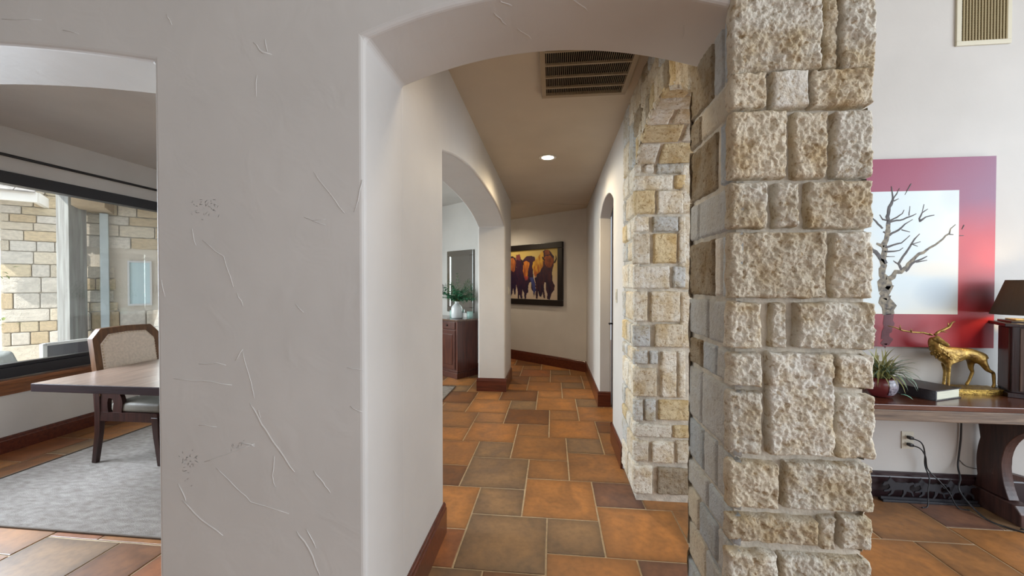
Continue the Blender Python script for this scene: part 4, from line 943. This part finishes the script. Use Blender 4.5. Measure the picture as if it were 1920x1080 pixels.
# potted plant half behind the stone pier
pp = empty('potted_plant', (2.02, 2.62, TZ), 'small grassy plant in a red and speckled pot beside the stone pier', 'plant')
MB().lathe([(0.035, 0), (0.055, 0.01), (0.075, 0.05), (0.078, 0.09), (0.066, 0.12), (0.060, 0.12), (0.055, 0.10), (0.002, 0.10)], (2.02, 2.62, TZ), 28).build('pot', simple('maroon_glaze', (0.12, 0.018, 0.02), 0.25, coat=0.4), pp, smooth=True)
spk = simple('speckled_glaze', (0.42, 0.38, 0.42), 0.3, col2=(0.03, 0.015, 0.04), vscale=90)
mb = MB(); b = mb.bm; G = []
for j in range(9):
    t = j/8; z_ = 0.02+0.095*t; r_ = [0.062, 0.070, 0.076, 0.079, 0.081, 0.081, 0.079, 0.075, 0.070][j]
    G.append([b.verts.new((2.02+r_*math.cos(a), 2.62+r_*math.sin(a), TZ+z_)) for a in [(-1.7+1.7*k/8) for k in range(9)]])
for j in range(8):
    for k in range(8): b.faces.new((G[j][k], G[j][k+1], G[j+1][k+1], G[j+1][k]))
mb.build('speckled_band', spk, pp, smooth=True)
def blade(mb, p, az, L_, droop, w_, lift=1.0, n_=6, curl=0):
    pts = []; q = Vector(p); el = lift
    for k in range(n_+1):
        t = k/n_; pts.append((q.copy(), w_*(math.sin(math.pi*(0.12+0.88*t))**0.7+0.05)))
        q += Vector((math.cos(az)*math.cos(el), math.sin(az)*math.cos(el), math.sin(el)))*L_/n_; el -= droop/n_; az += curl/n_
    sdv = Vector((-math.sin(az), math.cos(az), 0)); prev = None
    for p_, w2 in pts:
        a_, b2, c_ = mb.bm.verts.new(p_-sdv*w2/2), mb.bm.verts.new(p_-Vector((0, 0, w2*0.15))), mb.bm.verts.new(p_+sdv*w2/2)
        if prev: mb.bm.faces.new((prev[0], prev[1], b2, a_)); mb.bm.faces.new((prev[1], prev[2], c_, b2))
        prev = (a_, b2, c_)
GRS = [simple('grass_a', (0.20, 0.20, 0.055), 0.5, var=0.3), simple('grass_b', (0.34, 0.33, 0.14), 0.5, var=0.3), simple('grass_c', (0.16, 0.24, 0.17), 0.5, var=0.3)]
bl = [MB(), MB(), MB()]
for k in range(230):
    az = R.uniform(0, 6.28); blade(bl[k % 3], (2.02+R.uniform(-.03, .03), 2.62+R.uniform(-.03, .03), TZ+0.115), az, R.uniform(0.10, 0.25), R.uniform(0.8, 2.6), 0.008, R.uniform(0.7, 1.5))
for k in range(3): bl[k].build('foliage', GRS[k], pp, smooth=True, kind='stuff')
mb = MB(); blade(mb, (2.09, 2.565, TZ+0.03), -0.9, 0.06, 1.2, 0.014, 0.1, 4); mb.build('leaf', simple('mint_leaf', (0.20, 0.45, 0.33), 0.5), pp)
# cables
def curve_cable(name, label, pts, r, parts=()):
    e = empty(name, tuple(pts[0]), label, 'cable')
    MB().tube(catm(pts), r, 8).build('cord', BLACK, e, smooth=True)
    return e
def catm(P, n=8):
    P = [Vector(p) for p in P]; Q = [P[0]*2-P[1]] + P + [P[-1]*2-P[-2]]; out = []
    for i in range(1, len(Q)-2):
        for k in range(n):
            t = k/n; a, b, c, d_ = Q[i-1], Q[i], Q[i+1], Q[i+2]
            out.append(0.5*((2*b)+(c-a)*t+(2*a-5*b+4*c-d_)*t*t+(3*b-a-3*c+d_)*t**3))
    return out + [P[-1]]
e = curve_cable('power_cable', 'black cord from the upper outlet plug down to the floor', [(2.425, 2.885, 0.419), (2.46, 2.86, 0.40), (2.49, 2.87, 0.33), (2.505, 2.885, 0.24), (2.495, 2.842, 0.17), (2.475, 2.826, 0.10), (2.45, 2.80, 0.006), (2.40, 2.78, 0.006)], 0.004)
MB().obox(2.422, 2.895, 0.419, 0.024, 0.03, 0.02, 0, 0.004).build('plug', BLACK, e)
e = curve_cable('power_cable', 'black cord from the lower outlet plug slanting right to the floor', [(2.425, 2.885, 0.371), (2.455, 2.86, 0.36), (2.485, 2.86, 0.31), (2.51, 2.87, 0.22), (2.56, 2.840, 0.15), (2.60, 2.826, 0.09), (2.63, 2.80, 0.006), (2.68, 2.78, 0.006)], 0.004)
MB().obox(2.422, 2.895, 0.371, 0.024, 0.03, 0.02, 0, 0.004).build('plug', BLACK, e)
curve_cable('lamp_cable', 'black cable hanging straight down behind the console from the lamp', [(2.735, 2.90, 0.66), (2.735, 2.90, 0.45), (2.725, 2.90, 0.32), (2.71, 2.89, 0.24), (2.68, 2.842, 0.18), (2.66, 2.82, 0.10), (2.68, 2.70, 0.008), (2.72, 2.60, 0.005), (2.80, 2.545, 0.005), (2.87, 2.545, 0.005), (2.86, 2.575, 0.005), (2.78, 2.60, 0.005)], 0.005)
curve_cable('thin_cable', 'thin grey cable drooping against the wall beside the console leg', [(2.735, 2.915, 0.28), (2.78, 2.912, 0.235), (2.85, 2.912, 0.22), (2.95, 2.912, 0.215)], 0.0018)
# ---------------- dining room ----------------
RUG = simple('rug_wool', (0.385, 0.345, 0.315), 0.95, col2=(0.25, 0.215, 0.19), vscale=15, bump=1.0, bscale=140, stretch=(1.0, 2.2, 1))
rg = empty('area_rug', (-2.9, 3.4, 0), 'large pale grey mottled rug under the dining table', 'rug')
b = bmesh.new(); nx, ny = 60, 70; g_ = [[None]*(ny+1) for _ in range(nx+1)]
for i in range(nx+1):
    for j in range(ny+1):
        x = -4.12+2.75*i/nx; y = 1.99+3.4*j/ny
        z_ = 0.010 + 0.0015*noise.noise(Vector((x*9, y*9, 0)))
        if i in (0, nx) or j in (0, ny): z_ = 0.001
        g_[i][j] = b.verts.new((x, y, z_))
for i in range(nx):
    for j in range(ny): b.faces.new((g_[i][j], g_[i+1][j], g_[i+1][j+1], g_[i][j+1]))
mb = MB(); mb.add(b); mb.build('pile', RUG, rg, smooth=True)
mb = MB()
for a in ((-4.122, -1.368, 1.984, 1.994), (-4.122, -1.368, 5.388, 5.398), (-4.124, -4.114, 1.984, 5.398), (-1.374, -1.364, 1.984, 5.398)): mb.box(a[0], a[1], a[2], a[3], 0.0, 0.010, bev=0.002)
mb.build('binding', simple('rug_binding', (0.12, 0.09, 0.07), 0.9), rg)
# table
TW = wood('table_grey_wood', (0.26, 0.175, 0.13), (0.15, 0.10, 0.075), 0.34, 'y', coat=0.25)
TE = wood('table_edge_wood', (0.045, 0.025, 0.030), (0.025, 0.015, 0.02), 0.35, 'x')
tb = empty('dining_table', (-2.95, 3.2, 0), 'large rectangular dining table with a thick dark edge on the rug', 'table')
MB().box(-3.565, -2.35, 2.30, 4.30, 0.725, 0.780, bev=0.004).build('table_top', TE, tb)
for k in range(8):
    x0 = -3.561+k*0.151; MB().box(x0+0.0008, x0+0.1502, 2.304, 4.296, 0.7795, 0.7815).build('plank', TW, tb)
MB().box(-3.2, -2.75, 2.75, 3.85, 0.64, 0.724).build('apron', TE, tb)
for y in (2.95, 3.65): 
    MB().box(-3.04, -2.88, y-0.08, y+0.08, 0.08, 0.64, bev=0.01).build('pedestal', TE, tb); MB().box(-3.2, -2.7, y-0.06, y+0.06, 0.012, 0.08, bev=0.01).build('foot', TE, tb)
# chair: faces the table (+X), back towards the window
CW = wood('chair_frame_wood', (0.17, 0.075, 0.028), (0.075, 0.032, 0.014), 0.35, 'z')
CD = wood('chair_leg_wood', (0.045, 0.016, 0.012), (0.02, 0.008, 0.007), 0.35, 'z')
UP = simple('beige_upholstery', (0.72, 0.62, 0.52), 0.9, var=0.12, vscale=60, bump=0.3, bscale=260)
SEATM = simple('olive_grey_seat', (0.16, 0.14, 0.11), 0.6, var=0.15)
NAIL = simple('pewter_nail', (0.62, 0.50, 0.36), 0.3, 0.6)
ch = empty('dining_chair', (-3.45, 3.02, 0), 'dining chair with a nailhead trimmed beige back between window and table', 'chair')
Y0, Y1 = 2.755, 3.285; Yc = (Y0+Y1)/2
def backp(y, z, t=0):   # leaning back plane
    return Vector((-3.66 - (z-0.5)*0.14 + t, y, z))
def outline(ins, za=0.56, zt=1.095, ch_=0.075):
    h = (Y1-Y0)/2 - ins; top = zt-ins
    return [(Yc-h, za), (Yc-h, top-ch_), (Yc-h+0.012, top-ch_+0.014), (Yc-h+ch_*0.75, top-0.01), (Yc-h+ch_*0.9, top), (Yc, top+0.008), (Yc+h-ch_*0.9, top), (Yc+h-ch_*0.75, top-0.01), (Yc+h-0.012, top-ch_+0.014), (Yc+h, top-ch_), (Yc+h, za)]
def slab(outer, inner, t0, t1):
    b = bmesh.new(); rows = []
    for ol, t in ((outer, t0), (outer, t1), (inner, t1), (inner, t0)): rows.append([b.verts.new(backp(y, z, t)) for y, z in ol])
    n_ = len(outer)
    for q in range(4):
        A, B = rows[q], rows[(q+1) % 4]
        for k in range(n_-1): b.faces.new((A[k], A[k+1], B[k+1], B[k]))
    b.faces.new([r[0] for r in rows]); b.faces.new([r[-1] for r in rows][::-1])
    mb = MB(); mb.add(b); return mb
slab(outline(0), outline(0.052), 0.0, 0.045).build('back_frame', CW, ch)
b = bmesh.new(); P_ = outline(0.050, za=0.60)
fr_ = [b.verts.new(backp(y, z, 0.045)) for y, z in P_]; c_ = [b.verts.new(backp(Yc+(y-Yc)*0.93, 0.84+(z-0.84)*0.93, 0.058)) for y, z in P_]; bk_ = [b.verts.new(backp(y, z, 0.004)) for y, z in P_]
for k in range(len(P_)):
    k2 = (k+1) % len(P_); b.faces.new((fr_[k], fr_[k2], c_[k2], c_[k])); b.faces.new((bk_[k], bk_[k2], fr_[k2], fr_[k]))
b.faces.new(c_); b.faces.new(bk_[::-1])
mb = MB(); mb.add(b); mb.build('back_cushion', UP, ch)
nm = bpy.data.meshes.new('nailhead'); b = bmesh.new(); bmesh.ops.create_uvsphere(b, u_segments=8, v_segments=5, radius=0.0068); b.to_mesh(nm); b.free(); nm.shade_smooth(); nm.materials.append(NAIL)
Pn = outline(0.058, za=0.62); acc = 0
for (ya, za), (yb, zb) in zip(Pn, Pn[1:]):
    L_ = math.hypot(yb-ya, zb-za); t = -acc
    while t + 0.024 <= L_:
        t += 0.024; p = backp(ya+(yb-ya)*t/L_, za+(zb-za)*t/L_, 0.050); link('nailhead', nm, NAIL, ch, loc=p)
    acc = L_-t
def leg(pts, r0, r1, name='leg', mat=None):
    mb = MB(); b = mb.bm; rings = []
    for i, p in enumerate(pts):
        r = r0+(r1-r0)*i/(len(pts)-1); rings.append([b.verts.new((p[0]+sx*r, p[1]+sy*r*0.8, p[2])) for sx, sy in ((-1,-1),(1,-1),(1,1),(-1,1))])
    for A, B in zip(rings, rings[1:]):
        for k in range(4): b.faces.new((A[k], A[(k+1) % 4], B[(k+1) % 4], B[k]))
    b.faces.new(rings[0][::-1]); b.faces.new(rings[-1])
    return mb.build(name, mat or CD, ch, bevel=0.004)
for y in (Y0+0.022, Y1-0.022):
    leg([(-3.66, y, 0.62), (-3.655, y, 0.42), (-3.665, y, 0.25), (-3.70, y, 0.012)], 0.030, 0.020)
    leg([(-3.14, y, 0.40), (-3.135, y, 0.25), (-3.11, y, 0.012)], 0.030, 0.018)
    MB().prism([(-3.65, 0.36), (-3.12, 0.36), (-3.12, 0.43), (-3.65, 0.43)], 'y', y-0.018, y+0.018).build('side_rail', CD, ch)
    # scrolled bracket joining the back to the seat
    oc = [(-3.64, 0.70), (-3.60, 0.70)] + bez((-3.60, 0.70), (-3.56, 0.62), (-3.50, 0.61), 5) + bez((-3.50, 0.61), (-3.43, 0.58), (-3.43, 0.50), 5) + [(-3.44, 0.43), (-3.52, 0.43)]
    ic = bez((-3.515, 0.47), (-3.50, 0.545), (-3.545, 0.545), 4) + bez((-3.56, 0.54), (-3.575, 0.50), (-3.56, 0.43), 3)
    MB().prism(oc + ic + [(-3.64, 0.43)], 'y', y-0.016, y+0.016).build('side_bracket', CD, ch)
MB().box(-3.15, -3.115, Y0+0.04, Y1-0.04, 0.36, 0.43).build('front_rail', CD, ch); MB().box(-3.66, -3.63, Y0+0.04, Y1-0.04, 0.36, 0.43).build('rear_rail', CD, ch)
MB().box(-3.55, -3.10, Y0+0.012, Y1-0.012, 0.43, 0.51, bev=0.03, seg=4).build('seat', SEATM, ch, smooth=True)
# cabinet on the angled wall: local axes f (towards the room) and a (along the wall)
CAB = wood('cabinet_cherry', (0.115, 0.034, 0.020), (0.055, 0.018, 0.014), 0.32, 'z', coat=0.25)
CABT = wood('cabinet_top_wood', (0.16, 0.09, 0.06), (0.09, 0.05, 0.035), 0.2, 'x', coat=0.5)
ca = empty('wooden_cabinet', (-1.46, 5.81, 0), 'red brown wooden cabinet with drawer and panelled door below the mirror', 'cabinet')
PC = Vector((*PD, 0))
def cb(a0, a1, t0, t1, z0, z1, bev=0.0):
    c = PC + d*(a0+a1)/2 + nrm*(t0+t1)/2; return MB().obox(c.x, c.y, (z0+z1)/2, a1-a0, t1-t0, z1-z0, math.atan2(d.y, d.x), bev)
CWd = 1.30
cb(0.0, CWd, 0.02, 0.43, 0.09, 0.88, 0.003).build('body', CAB, ca)
cb(-0.02, CWd+0.02, 0.02, 0.455, 0.0, 0.09, 0.006).build('plinth', CAB, ca)
cb(-0.010, CWd+0.01, 0.02, 0.443, 0.09, 0.115, 0.006).build('base_moulding', CAB, ca)
cb(-0.03, CWd+0.03, 0.02, 0.465, 0.88, 0.908, 0.006).build('cabinet_top', CABT, ca)
for k in range(3):
    a0 = 0.05+k*0.41
    dw = cb(a0, a0+0.37, 0.43, 0.446, 0.755, 0.865, 0.004).build('drawer', CAB, ca)
    c = PC + d*(a0+0.185) + nrm*0.455
    MB().lathe([(0.004, -0.014), (0.012, -0.010), (0.014, 0), (0.012, 0.010), (0.004, 0.014)], (c.x, c.y, 0.81), 14).build('knob', BLACK, dw, smooth=True)
    dd_ = cb(a0, a0+0.37, 0.43, 0.444, 0.135, 0.74, 0.004).build('door', CAB, ca)
    cb(a0+0.06, a0+0.31, 0.444, 0.452, 0.20, 0.675, 0.006).build('panel', CAB, dd_)
    c = PC + d*(a0+0.34) + nrm*0.455
    MB().lathe([(0.003, -0.012), (0.010, -0.008), (0.011, 0), (0.010, 0.008), (0.003, 0.012)], (c.x, c.y, 0.50), 12).build('knob', BLACK, dd_, smooth=True)
# mirror
mi = empty('wall_mirror', tuple(PC+d*0.42+Vector((0, 0, 1.0))), 'tall silver framed mirror leaning above the wooden cabinet behind the vase', 'mirror')
SILV = simple('bevelled_silver', (0.72, 0.74, 0.72), 0.08, 1.0)
MIR = simple('mirror_glass', (0.80, 0.84, 0.82), 0.01, 1.0)
cb(0.10, 0.78, 0.0, 0.018, 0.98, 2.02).build('backing', simple('mirror_back', (0.10, 0.09, 0.07), 0.6), mi)
for q in ((0.10, 0.78, 1.93, 2.02), (0.10, 0.78, 0.98, 1.07), (0.10, 0.19, 1.07, 1.93), (0.69, 0.78, 1.07, 1.93)):
    cb(q[0], q[1], 0.018, 0.036, q[2], q[3], 0.006).build('frame', SILV, mi)
cb(0.19, 0.69, 0.018, 0.022, 1.07, 1.93).build('glass', MIR, mi)
# vase with greenery
vp = PC + d*0.22 + nrm*0.27
vz = empty('white_vase', (vp.x, vp.y, 0.908), 'white bottle shaped ceramic vase on the wooden cabinet', 'vase')
MB().lathe([(0.05, 0), (0.083, 0.006), (0.088, 0.03), (0.088, 0.15), (0.078, 0.19), (0.045, 0.225), (0.028, 0.24), (0.028, 0.262), (0.033, 0.272), (0.024, 0.272), (0.020, 0.25), (0.002, 0.24)], (vp.x, vp.y, 0.908), 32).build('vase_body', simple('white_ceramic', (0.72, 0.76, 0.78), 0.25), vz, smooth=True)
gr = empty('leafy_stems', (vp.x, vp.y, 1.16), 'bunch of green eucalyptus and palm stems standing in the white vase', 'plant')
GL = simple('green_leaf', (0.06, 0.25, 0.13), 0.45, var=0.4, vscale=20); GL2 = simple('dark_frond', (0.03, 0.10, 0.035), 0.5, var=0.3); ST = simple('green_stem', (0.08, 0.12, 0.04), 0.6)
lv = MB(); stm = MB(); fd_ = MB()
def keep(q):
    t = (q-PC).dot(nrm); return q + nrm*max(0, 0.10-t)
for k in range(24):
    az = k*2.4+R.uniform(-.3, .3); el = R.uniform(0.35, 1.5); L_ = R.uniform(0.18, 0.38); q = Vector((vp.x, vp.y, 1.165)); pts = [q.copy()]
    for j in range(6):
        q = q + Vector((math.cos(az)*math.cos(el), math.sin(az)*math.cos(el), math.sin(el)))*L_/6; el -= 0.14; q = keep(q); pts.append(q.copy())
        if j > 0:
            for h_ in range(5):
                blade(lv, q+Vector((R.uniform(-.01, .01), R.uniform(-.01, .01), R.uniform(-.01, .01))), R.uniform(0, 6.28), R.uniform(0.035, 0.065), 1.0, 0.026, R.uniform(-0.5, 0.9), 3)
    stm.tube(pts, 0.003, 5)
for k in range(9):    # palm fronds fanned out behind the leaves
    th = -1.0+k*0.25; q = Vector((vp.x, vp.y, 1.17)) - nrm*0.04; pts = [q.copy()]
    for j in range(9):
        dr = d*math.sin(th) + Vector((0, 0, 1))*math.cos(th); q = q + dr*0.05; th += 0.10 if k > 4 else (-0.10 if k < 4 else 0.02); pts.append(q.copy())
        for sg in (-1, 1):
            lf = (dr*0.5 + dr.cross(nrm)*sg).normalized()*0.11*(1-j/13)
            fd_.ribbon([(q, 0.004), (q+lf*0.5, 0.011), (q+lf+Vector((0, 0, -0.012)), 0.002)], nrm*0.001)
    stm.tube(pts, 0.0028, 5)
lv.build('leaves', GL, gr, smooth=True, kind='stuff'); fd_.build('fronds', GL2, gr, smooth=True, kind='stuff'); stm.build('stems', ST, gr, kind='stuff')
bxo = PC + d*0.02 + nrm*0.12
for (aa, tt, lb_, nm_) in ((0.06, 0.13, 'small pale teal glass tumbler right of the white vase', 'glass_tumbler'), (0.50, 0.13, 'pale teal glass tumbler left of the white vase', 'glass_tumbler')):
    q = PC + d*aa + nrm*tt
    o = MB().lathe([(0.04, 0), (0.048, 0.002), (0.050, 0.11), (0.046, 0.11), (0.044, 0.008), (0.002, 0.008)], (q.x, q.y, 0.908), 24).build(nm_, simple('teal_glass', (0.40, 0.60, 0.56), 0.15), None, smooth=True, label=lb_, cat='glass')
sc_ = PC + d*0.95 + nrm*0.03
hk = empty('iron_wall_hook', (sc_.x, sc_.y, 1.35), 'dark iron double loop wall ornament left of the mirror', 'ornament')
for k in (-0.03, 0.03):
    c = sc_ + d*k; pts = [c + d*(0.026*math.cos(a)) + Vector((0, 0, 1.36+0.085*math.sin(a))) for a in [2*math.pi*j/20 for j in range(20)]]
    MB().tube(pts, 0.005, 6, closed=True).build('loop', BLACK, hk, smooth=True)

# ---------------- outside ----------------
EXD = Vector((-0.72, 0.69, 0)).normalized(); EXR = Vector((0.69, 0.72, 0)).normalized(); EA = math.atan2(EXR.y, EXR.x)
def ex(r, dd_, z): v = EXR*r + EXD*dd_; return Vector((v.x, v.y, z))
def ebox(r0, r1, d0, d1, z0, z1, bev=0, mb=None):
    c = ex((r0+r1)/2, (d0+d1)/2, 0); return (mb or MB()).obox(c.x, c.y, (z0+z1)/2, r1-r0, d1-d0, z1-z0, EA, bev)
PAVE = simple('patio_concrete', (0.55, 0.52, 0.47), 0.85, var=0.15, vscale=3, bump=0.3)
MB().box(-22, XW-0.17, -6, 20, -0.30, -0.10).build('ground_patio', PAVE, label='pale concrete patio outside the dining window', cat='ground', kind='structure')
ESM = simple('exterior_mortar', (0.70, 0.65, 0.56), 0.9, bump=0.4)
EST = simple('exterior_limestone', (0.62, 0.52, 0.36), 0.9, obj_color=True, var=0.18, vscale=6, bump=1.0, bscale=22, rnd=0.06)
eb = bmesh.new(); bmesh.ops.create_cube(eb, size=1); bmesh.ops.bevel(eb, geom=eb.edges[:], offset=0.06, segments=1, affect='EDGES'); ebm = bpy.data.meshes.new('stone'); eb.to_mesh(ebm); eb.free(); ebm.materials.append(EST)
ECOL = [(0.74,0.67,0.54), (0.70,0.61,0.44), (0.78,0.74,0.66), (0.72,0.69,0.62), (0.68,0.56,0.38), (0.76,0.70,0.59)]
def stone_wall(name, label, r0, r1, dist, z0, z1, hole=None, thick=0.3):
    o = ebox(r0, r1, dist, dist+thick, z0, z1).build(name, ESM, label=label, cat='wall', kind='structure'); WL[o.name] = Vector((0, 0, 0))
    z = z0; k = 0
    while z < z1-0.02:
        h = R.choice((0.13, 0.17, 0.21, 0.26)); h = min(h, z1-z); r = r0 - R.uniform(0, 0.2)
        while r < r1:
            w_ = R.choice((0.2, 0.28, 0.38, 0.5)); a = max(r, r0); b = min(r+w_, r1); r += w_
            if b-a < 0.05: continue
            if hole and a < hole[1] and b > hole[0] and z < hole[3] and z+h > hole[2]: continue
            c = ex((a+b)/2, dist-0.012, z+h/2)
            s_ = bpy.data.objects.new('stone', ebm); C.objects.link(s_); s_.parent = o; s_.location = c; s_.rotation_euler = (0, 0, EA)
            s_.scale = (b-a-0.012, 0.05+R.uniform(0, 0.02), h-0.012); s_.color = (*R.choice(ECOL), 1)
        z += h
    return o
wB = stone_wall('wall_patio', 'sheltered limestone wall behind the patio with a small window', -1.30, 2.4, 8.0, -0.1, 2.62, hole=(-0.62, -0.36, 1.14, 1.80))
wA = stone_wall('wall_wing', 'sunlit limestone wing of the house beyond the patio post', -2.22, -1.18, 10.0, -0.1, 3.5)
ebox(-2.22, -1.9, 10.3, 14, -0.1, 3.5).build('wall_wing_side', ESM, label='plain side return of the sunlit stone wing', cat='wall', kind='structure')
wi = ebox(-0.60, -0.38, 7.985, 8.0, 1.16, 1.78).build('window_2', simple('pale_window_glass', (0.62, 0.80, 0.84), 0.05, spec=0.8), label='small bright window in the sheltered patio wall', cat='window', kind='structure'); WL['window_2'] = Vector((0, 0, 0))
for q in ((-0.62, -0.36, 1.14, 1.165), (-0.62, -0.36, 1.775, 1.80), (-0.62, -0.60, 1.165, 1.775), (-0.38, -0.36, 1.165, 1.775)):
    ebox(q[0], q[1], 7.96, 8.0, q[2], q[3]).build('window_frame', simple('white_trim', (0.7, 0.72, 0.72), 0.5), wi)
TRIMW = simple('pale_blue_trim', (0.50, 0.58, 0.60), 0.6, var=0.08)
o = ebox(-0.885, -0.80, 7.86, 7.93, -0.1, 2.45, 0.004).build('downspout', TRIMW, label='pale vertical downspout against the sheltered stone wall', cat='downspout')
BEAM = simple('tan_stained_beam', (0.42, 0.33, 0.22), 0.6, var=0.15, stretch=(1, 1, 1))
# square patio post
po = empty('patio_post', (-6.4, 4.56, -0.1), 'square weathered timber post of the patio seen through the window', 'post')
MB().box(-6.49, -6.30, 4.46, 4.66, -0.1, 2.66, bev=0.006).build('shaft', simple('weathered_grey_wood', (0.36, 0.38, 0.37), 0.75, col2=(0.22, 0.22, 0.21), vscale=3, stretch=(10, 10, 0.6), bump=0.4), po)
MB().box(-6.52, -6.27, 4.43, 4.69, -0.1, 0.02, bev=0.006).build('plinth', TRIMW, po)
# beams and soffit
def beam(p, q, w_, z0, z1, name, label, cat='beam', mat=None):
    p = Vector(p); q = Vector(q); c = (p+q)/2; L_ = (q-p).length
    return MB().obox(c.x, c.y, (z0+z1)/2, L_, w_, z1-z0, math.atan2((q-p).y, (q-p).x), 0.006).build(name, mat or BEAM, label=label, cat=cat)
beam((-5.95, 4.42, 0), (-7.85, 6.42, 0), 0.30, 2.46, 2.70, 'patio_beam', 'thick tan timber beam running from the post to the sheltered stone wall')
SOF = simple('patio_soffit', (0.52, 0.44, 0.33), 0.7, var=0.05)
mb = MB(); mb.prism([(-4.90, 3.85), (-6.2, 4.0), (-8.1, 6.7), (-5.0, 9.8), (-4.90, 9.8)], 'z', 2.70, 2.80)
mb.build('ceiling_patio', SOF, label='flat tan soffit over the patio', cat='ceiling', kind='structure')
# roof over the wing
SHG = simple('roof_shingle', (0.36, 0.34, 0.32), 0.9, var=0.3, vscale=10, bump=0.5)
rf_ = empty('wing_roof', tuple(ex(-2.0, 9.7, 2.8)), 'low grey shingled roof corner with white fascia outside the window', 'roof', kind='structure')
ebox(-3.4, -1.72, 9.35, 9.42, 2.72, 2.88, 0.004).build('fascia', simple('white_fascia', (0.78, 0.76, 0.70), 0.6), rf_)
ebox(-1.76, -1.70, 9.42, 10.0, 2.72, 2.88, 0.004).build('fascia', simple('white_fascia_side', (0.78, 0.76, 0.70), 0.6), rf_)
for k in range(7):
    for j in range(8):
        c = ex(-3.3+j*0.21+(0.1 if k % 2 else 0), 9.36+k*0.10, 2.90+k*0.055)
        MB().obox(c.x, c.y, c.z, 0.20, 0.14, 0.02, 0, 0, M=Matrix.Rotation(EA, 4, 'Z') @ Matrix.Rotation(0.48, 4, 'X')).build('shingle', SHG, rf_)
# garden bits
kb = ebox(-2.25, -1.2, 9.0, 9.12, -0.1, 0.10, 0.01).build('garden_curb', TRIMW, label='low pale curb at the foot of the sunlit wing', cat='curb')
rk = MB()
for k in range(140):
    c = ex(R.uniform(-3.0, -1.5), R.uniform(7.3, 8.8), -0.09); s_ = R.uniform(0.02, 0.07)
    b = bmesh.new(); bmesh.ops.create_icosphere(b, subdivisions=1, radius=s_)
    for v in b.verts: v.co = Vector((v.co.x*R.uniform(.8, 1.3), v.co.y, v.co.z*0.6)) + c
    rk.add(b)
rk.build('river_rock', simple('river_rock_mat', (0.45, 0.36, 0.31), 0.8, var=0.5, vscale=4), kind='stuff', label='bed of small reddish river rocks beside the patio', cat='rocks')
tr2 = empty('red_leaf_tree', tuple(ex(-2.45, 9.0, -0.1)), 'small tree with red and green leaves at the far edge of the window', 'tree')
p0 = ex(-2.50, 9.0, -0.1)
MB().tube(catm([p0, p0+Vector((0.03, 0.02, 0.8)), p0+Vector((-0.03, 0, 1.5)), p0+Vector((0.02, 0, 2.1))]), [0.05]*8+[0.04]*8+[0.03]*9, 7).build('trunk', simple('bark', (0.16, 0.13, 0.11), 0.9), tr2, smooth=True)
lr, lg, br_ = MB(), MB(), MB()
for k in range(26):
    a = R.uniform(0, 6.28); z_ = R.uniform(0.9, 2.6); L_ = R.uniform(0.25, 0.5); s_ = p0+Vector((0, 0, z_-0.3)); t_ = s_+Vector((math.cos(a)*L_, math.sin(a)*L_, 0.35))
    br_.tube([s_, t_], [0.012, 0.004], 5)
    for j in range(24):
        q = s_.lerp(t_, R.uniform(0.3, 1.1))+Vector((R.gauss(0, .06), R.gauss(0, .06), R.gauss(0, .06)))
        blade(lr if z_ > 1.75 else lg, q, R.uniform(0, 6.28), 0.07, 1, 0.04, R.uniform(-1, 1), 2)
br_.build('branches', simple('bark2', (0.16, 0.13, 0.11), 0.9), tr2, kind='stuff'); lr.build('foliage', simple('red_leaf', (0.36, 0.07, 0.05), 0.6, var=0.3), tr2, kind='stuff'); lg.build('foliage', simple('olive_leaf', (0.20, 0.26, 0.08), 0.6, var=0.3), tr2, kind='stuff')
# outdoor woven sofa, back to the window
so = empty('patio_sofa', (-5.75, 4.1, -0.1), 'grey woven patio sofa with its back to the window', 'sofa')
SF = simple('sofa_frame', (0.50, 0.52, 0.52), 0.5); SD = simple('dark_sling', (0.055, 0.060, 0.075), 0.5); WV = simple('wicker_dark', (0.045, 0.045, 0.05), 0.6); CU = simple('grey_cushion', (0.30, 0.33, 0.33), 0.9, var=0.1, bump=0.3)
SY0, SY1 = 3.72, 4.95
for y in (SY0, SY1): MB().box(-5.62, -5.57, y-0.02, y+0.02, -0.1, 0.80, bev=0.006).build('back_post', SF, so)
MB().box(-5.62, -5.57, SY0, SY1, 0.775, 0.805, bev=0.006).build('top_rail', SF, so)
MB().box(-5.60, -5.59, SY0+0.02, SY1-0.02, 0.60, 0.775).build('sling', SD, so)
mb = MB()
for k in range(46): y = SY0+0.03+k*0.0325; mb.box(-5.592+0.004*(k % 2), -5.586+0.004*(k % 2), y, y+0.018, 0.20, 0.60)
for k in range(14): z_ = 0.21+k*0.029; mb.box(-5.590+0.004*(k % 2), -5.584+0.004*(k % 2), SY0+0.02, SY1-0.02, z_, z_+0.016)
mb.build('woven_back', WV, so, kind='stuff')
MB().box(-6.25, -5.63, SY0+0.02, SY1-0.02, 0.10, 0.24, bev=0.01).build('seat_base', WV, so)
MB().box(-6.23, -5.66, SY0+0.03, SY1-0.03, 0.24, 0.40, bev=0.04, seg=3).build('seat_cushion', CU, so, smooth=True)
for y in (SY0+0.06, SY1-0.06):
    for x in (-6.2, -5.7): MB().box(x-0.025, x+0.025, y-0.025, y+0.025, -0.1, 0.10).build('leg', SF, so)
cu = MB().obox(-5.80, SY0-0.16, 0.50, 0.20, 0.16, 0.50, 0, 0.05, 4, M=Matrix.Rotation(0.35, 4, 'X')).build('cushion', CU, None, smooth=True, label='loose grey cushion standing at the end of the patio sofa', cat='cushion')
print('triangles', sum(len(o.data.polygons)*2 for o in C.objects if o.type == 'MESH'))
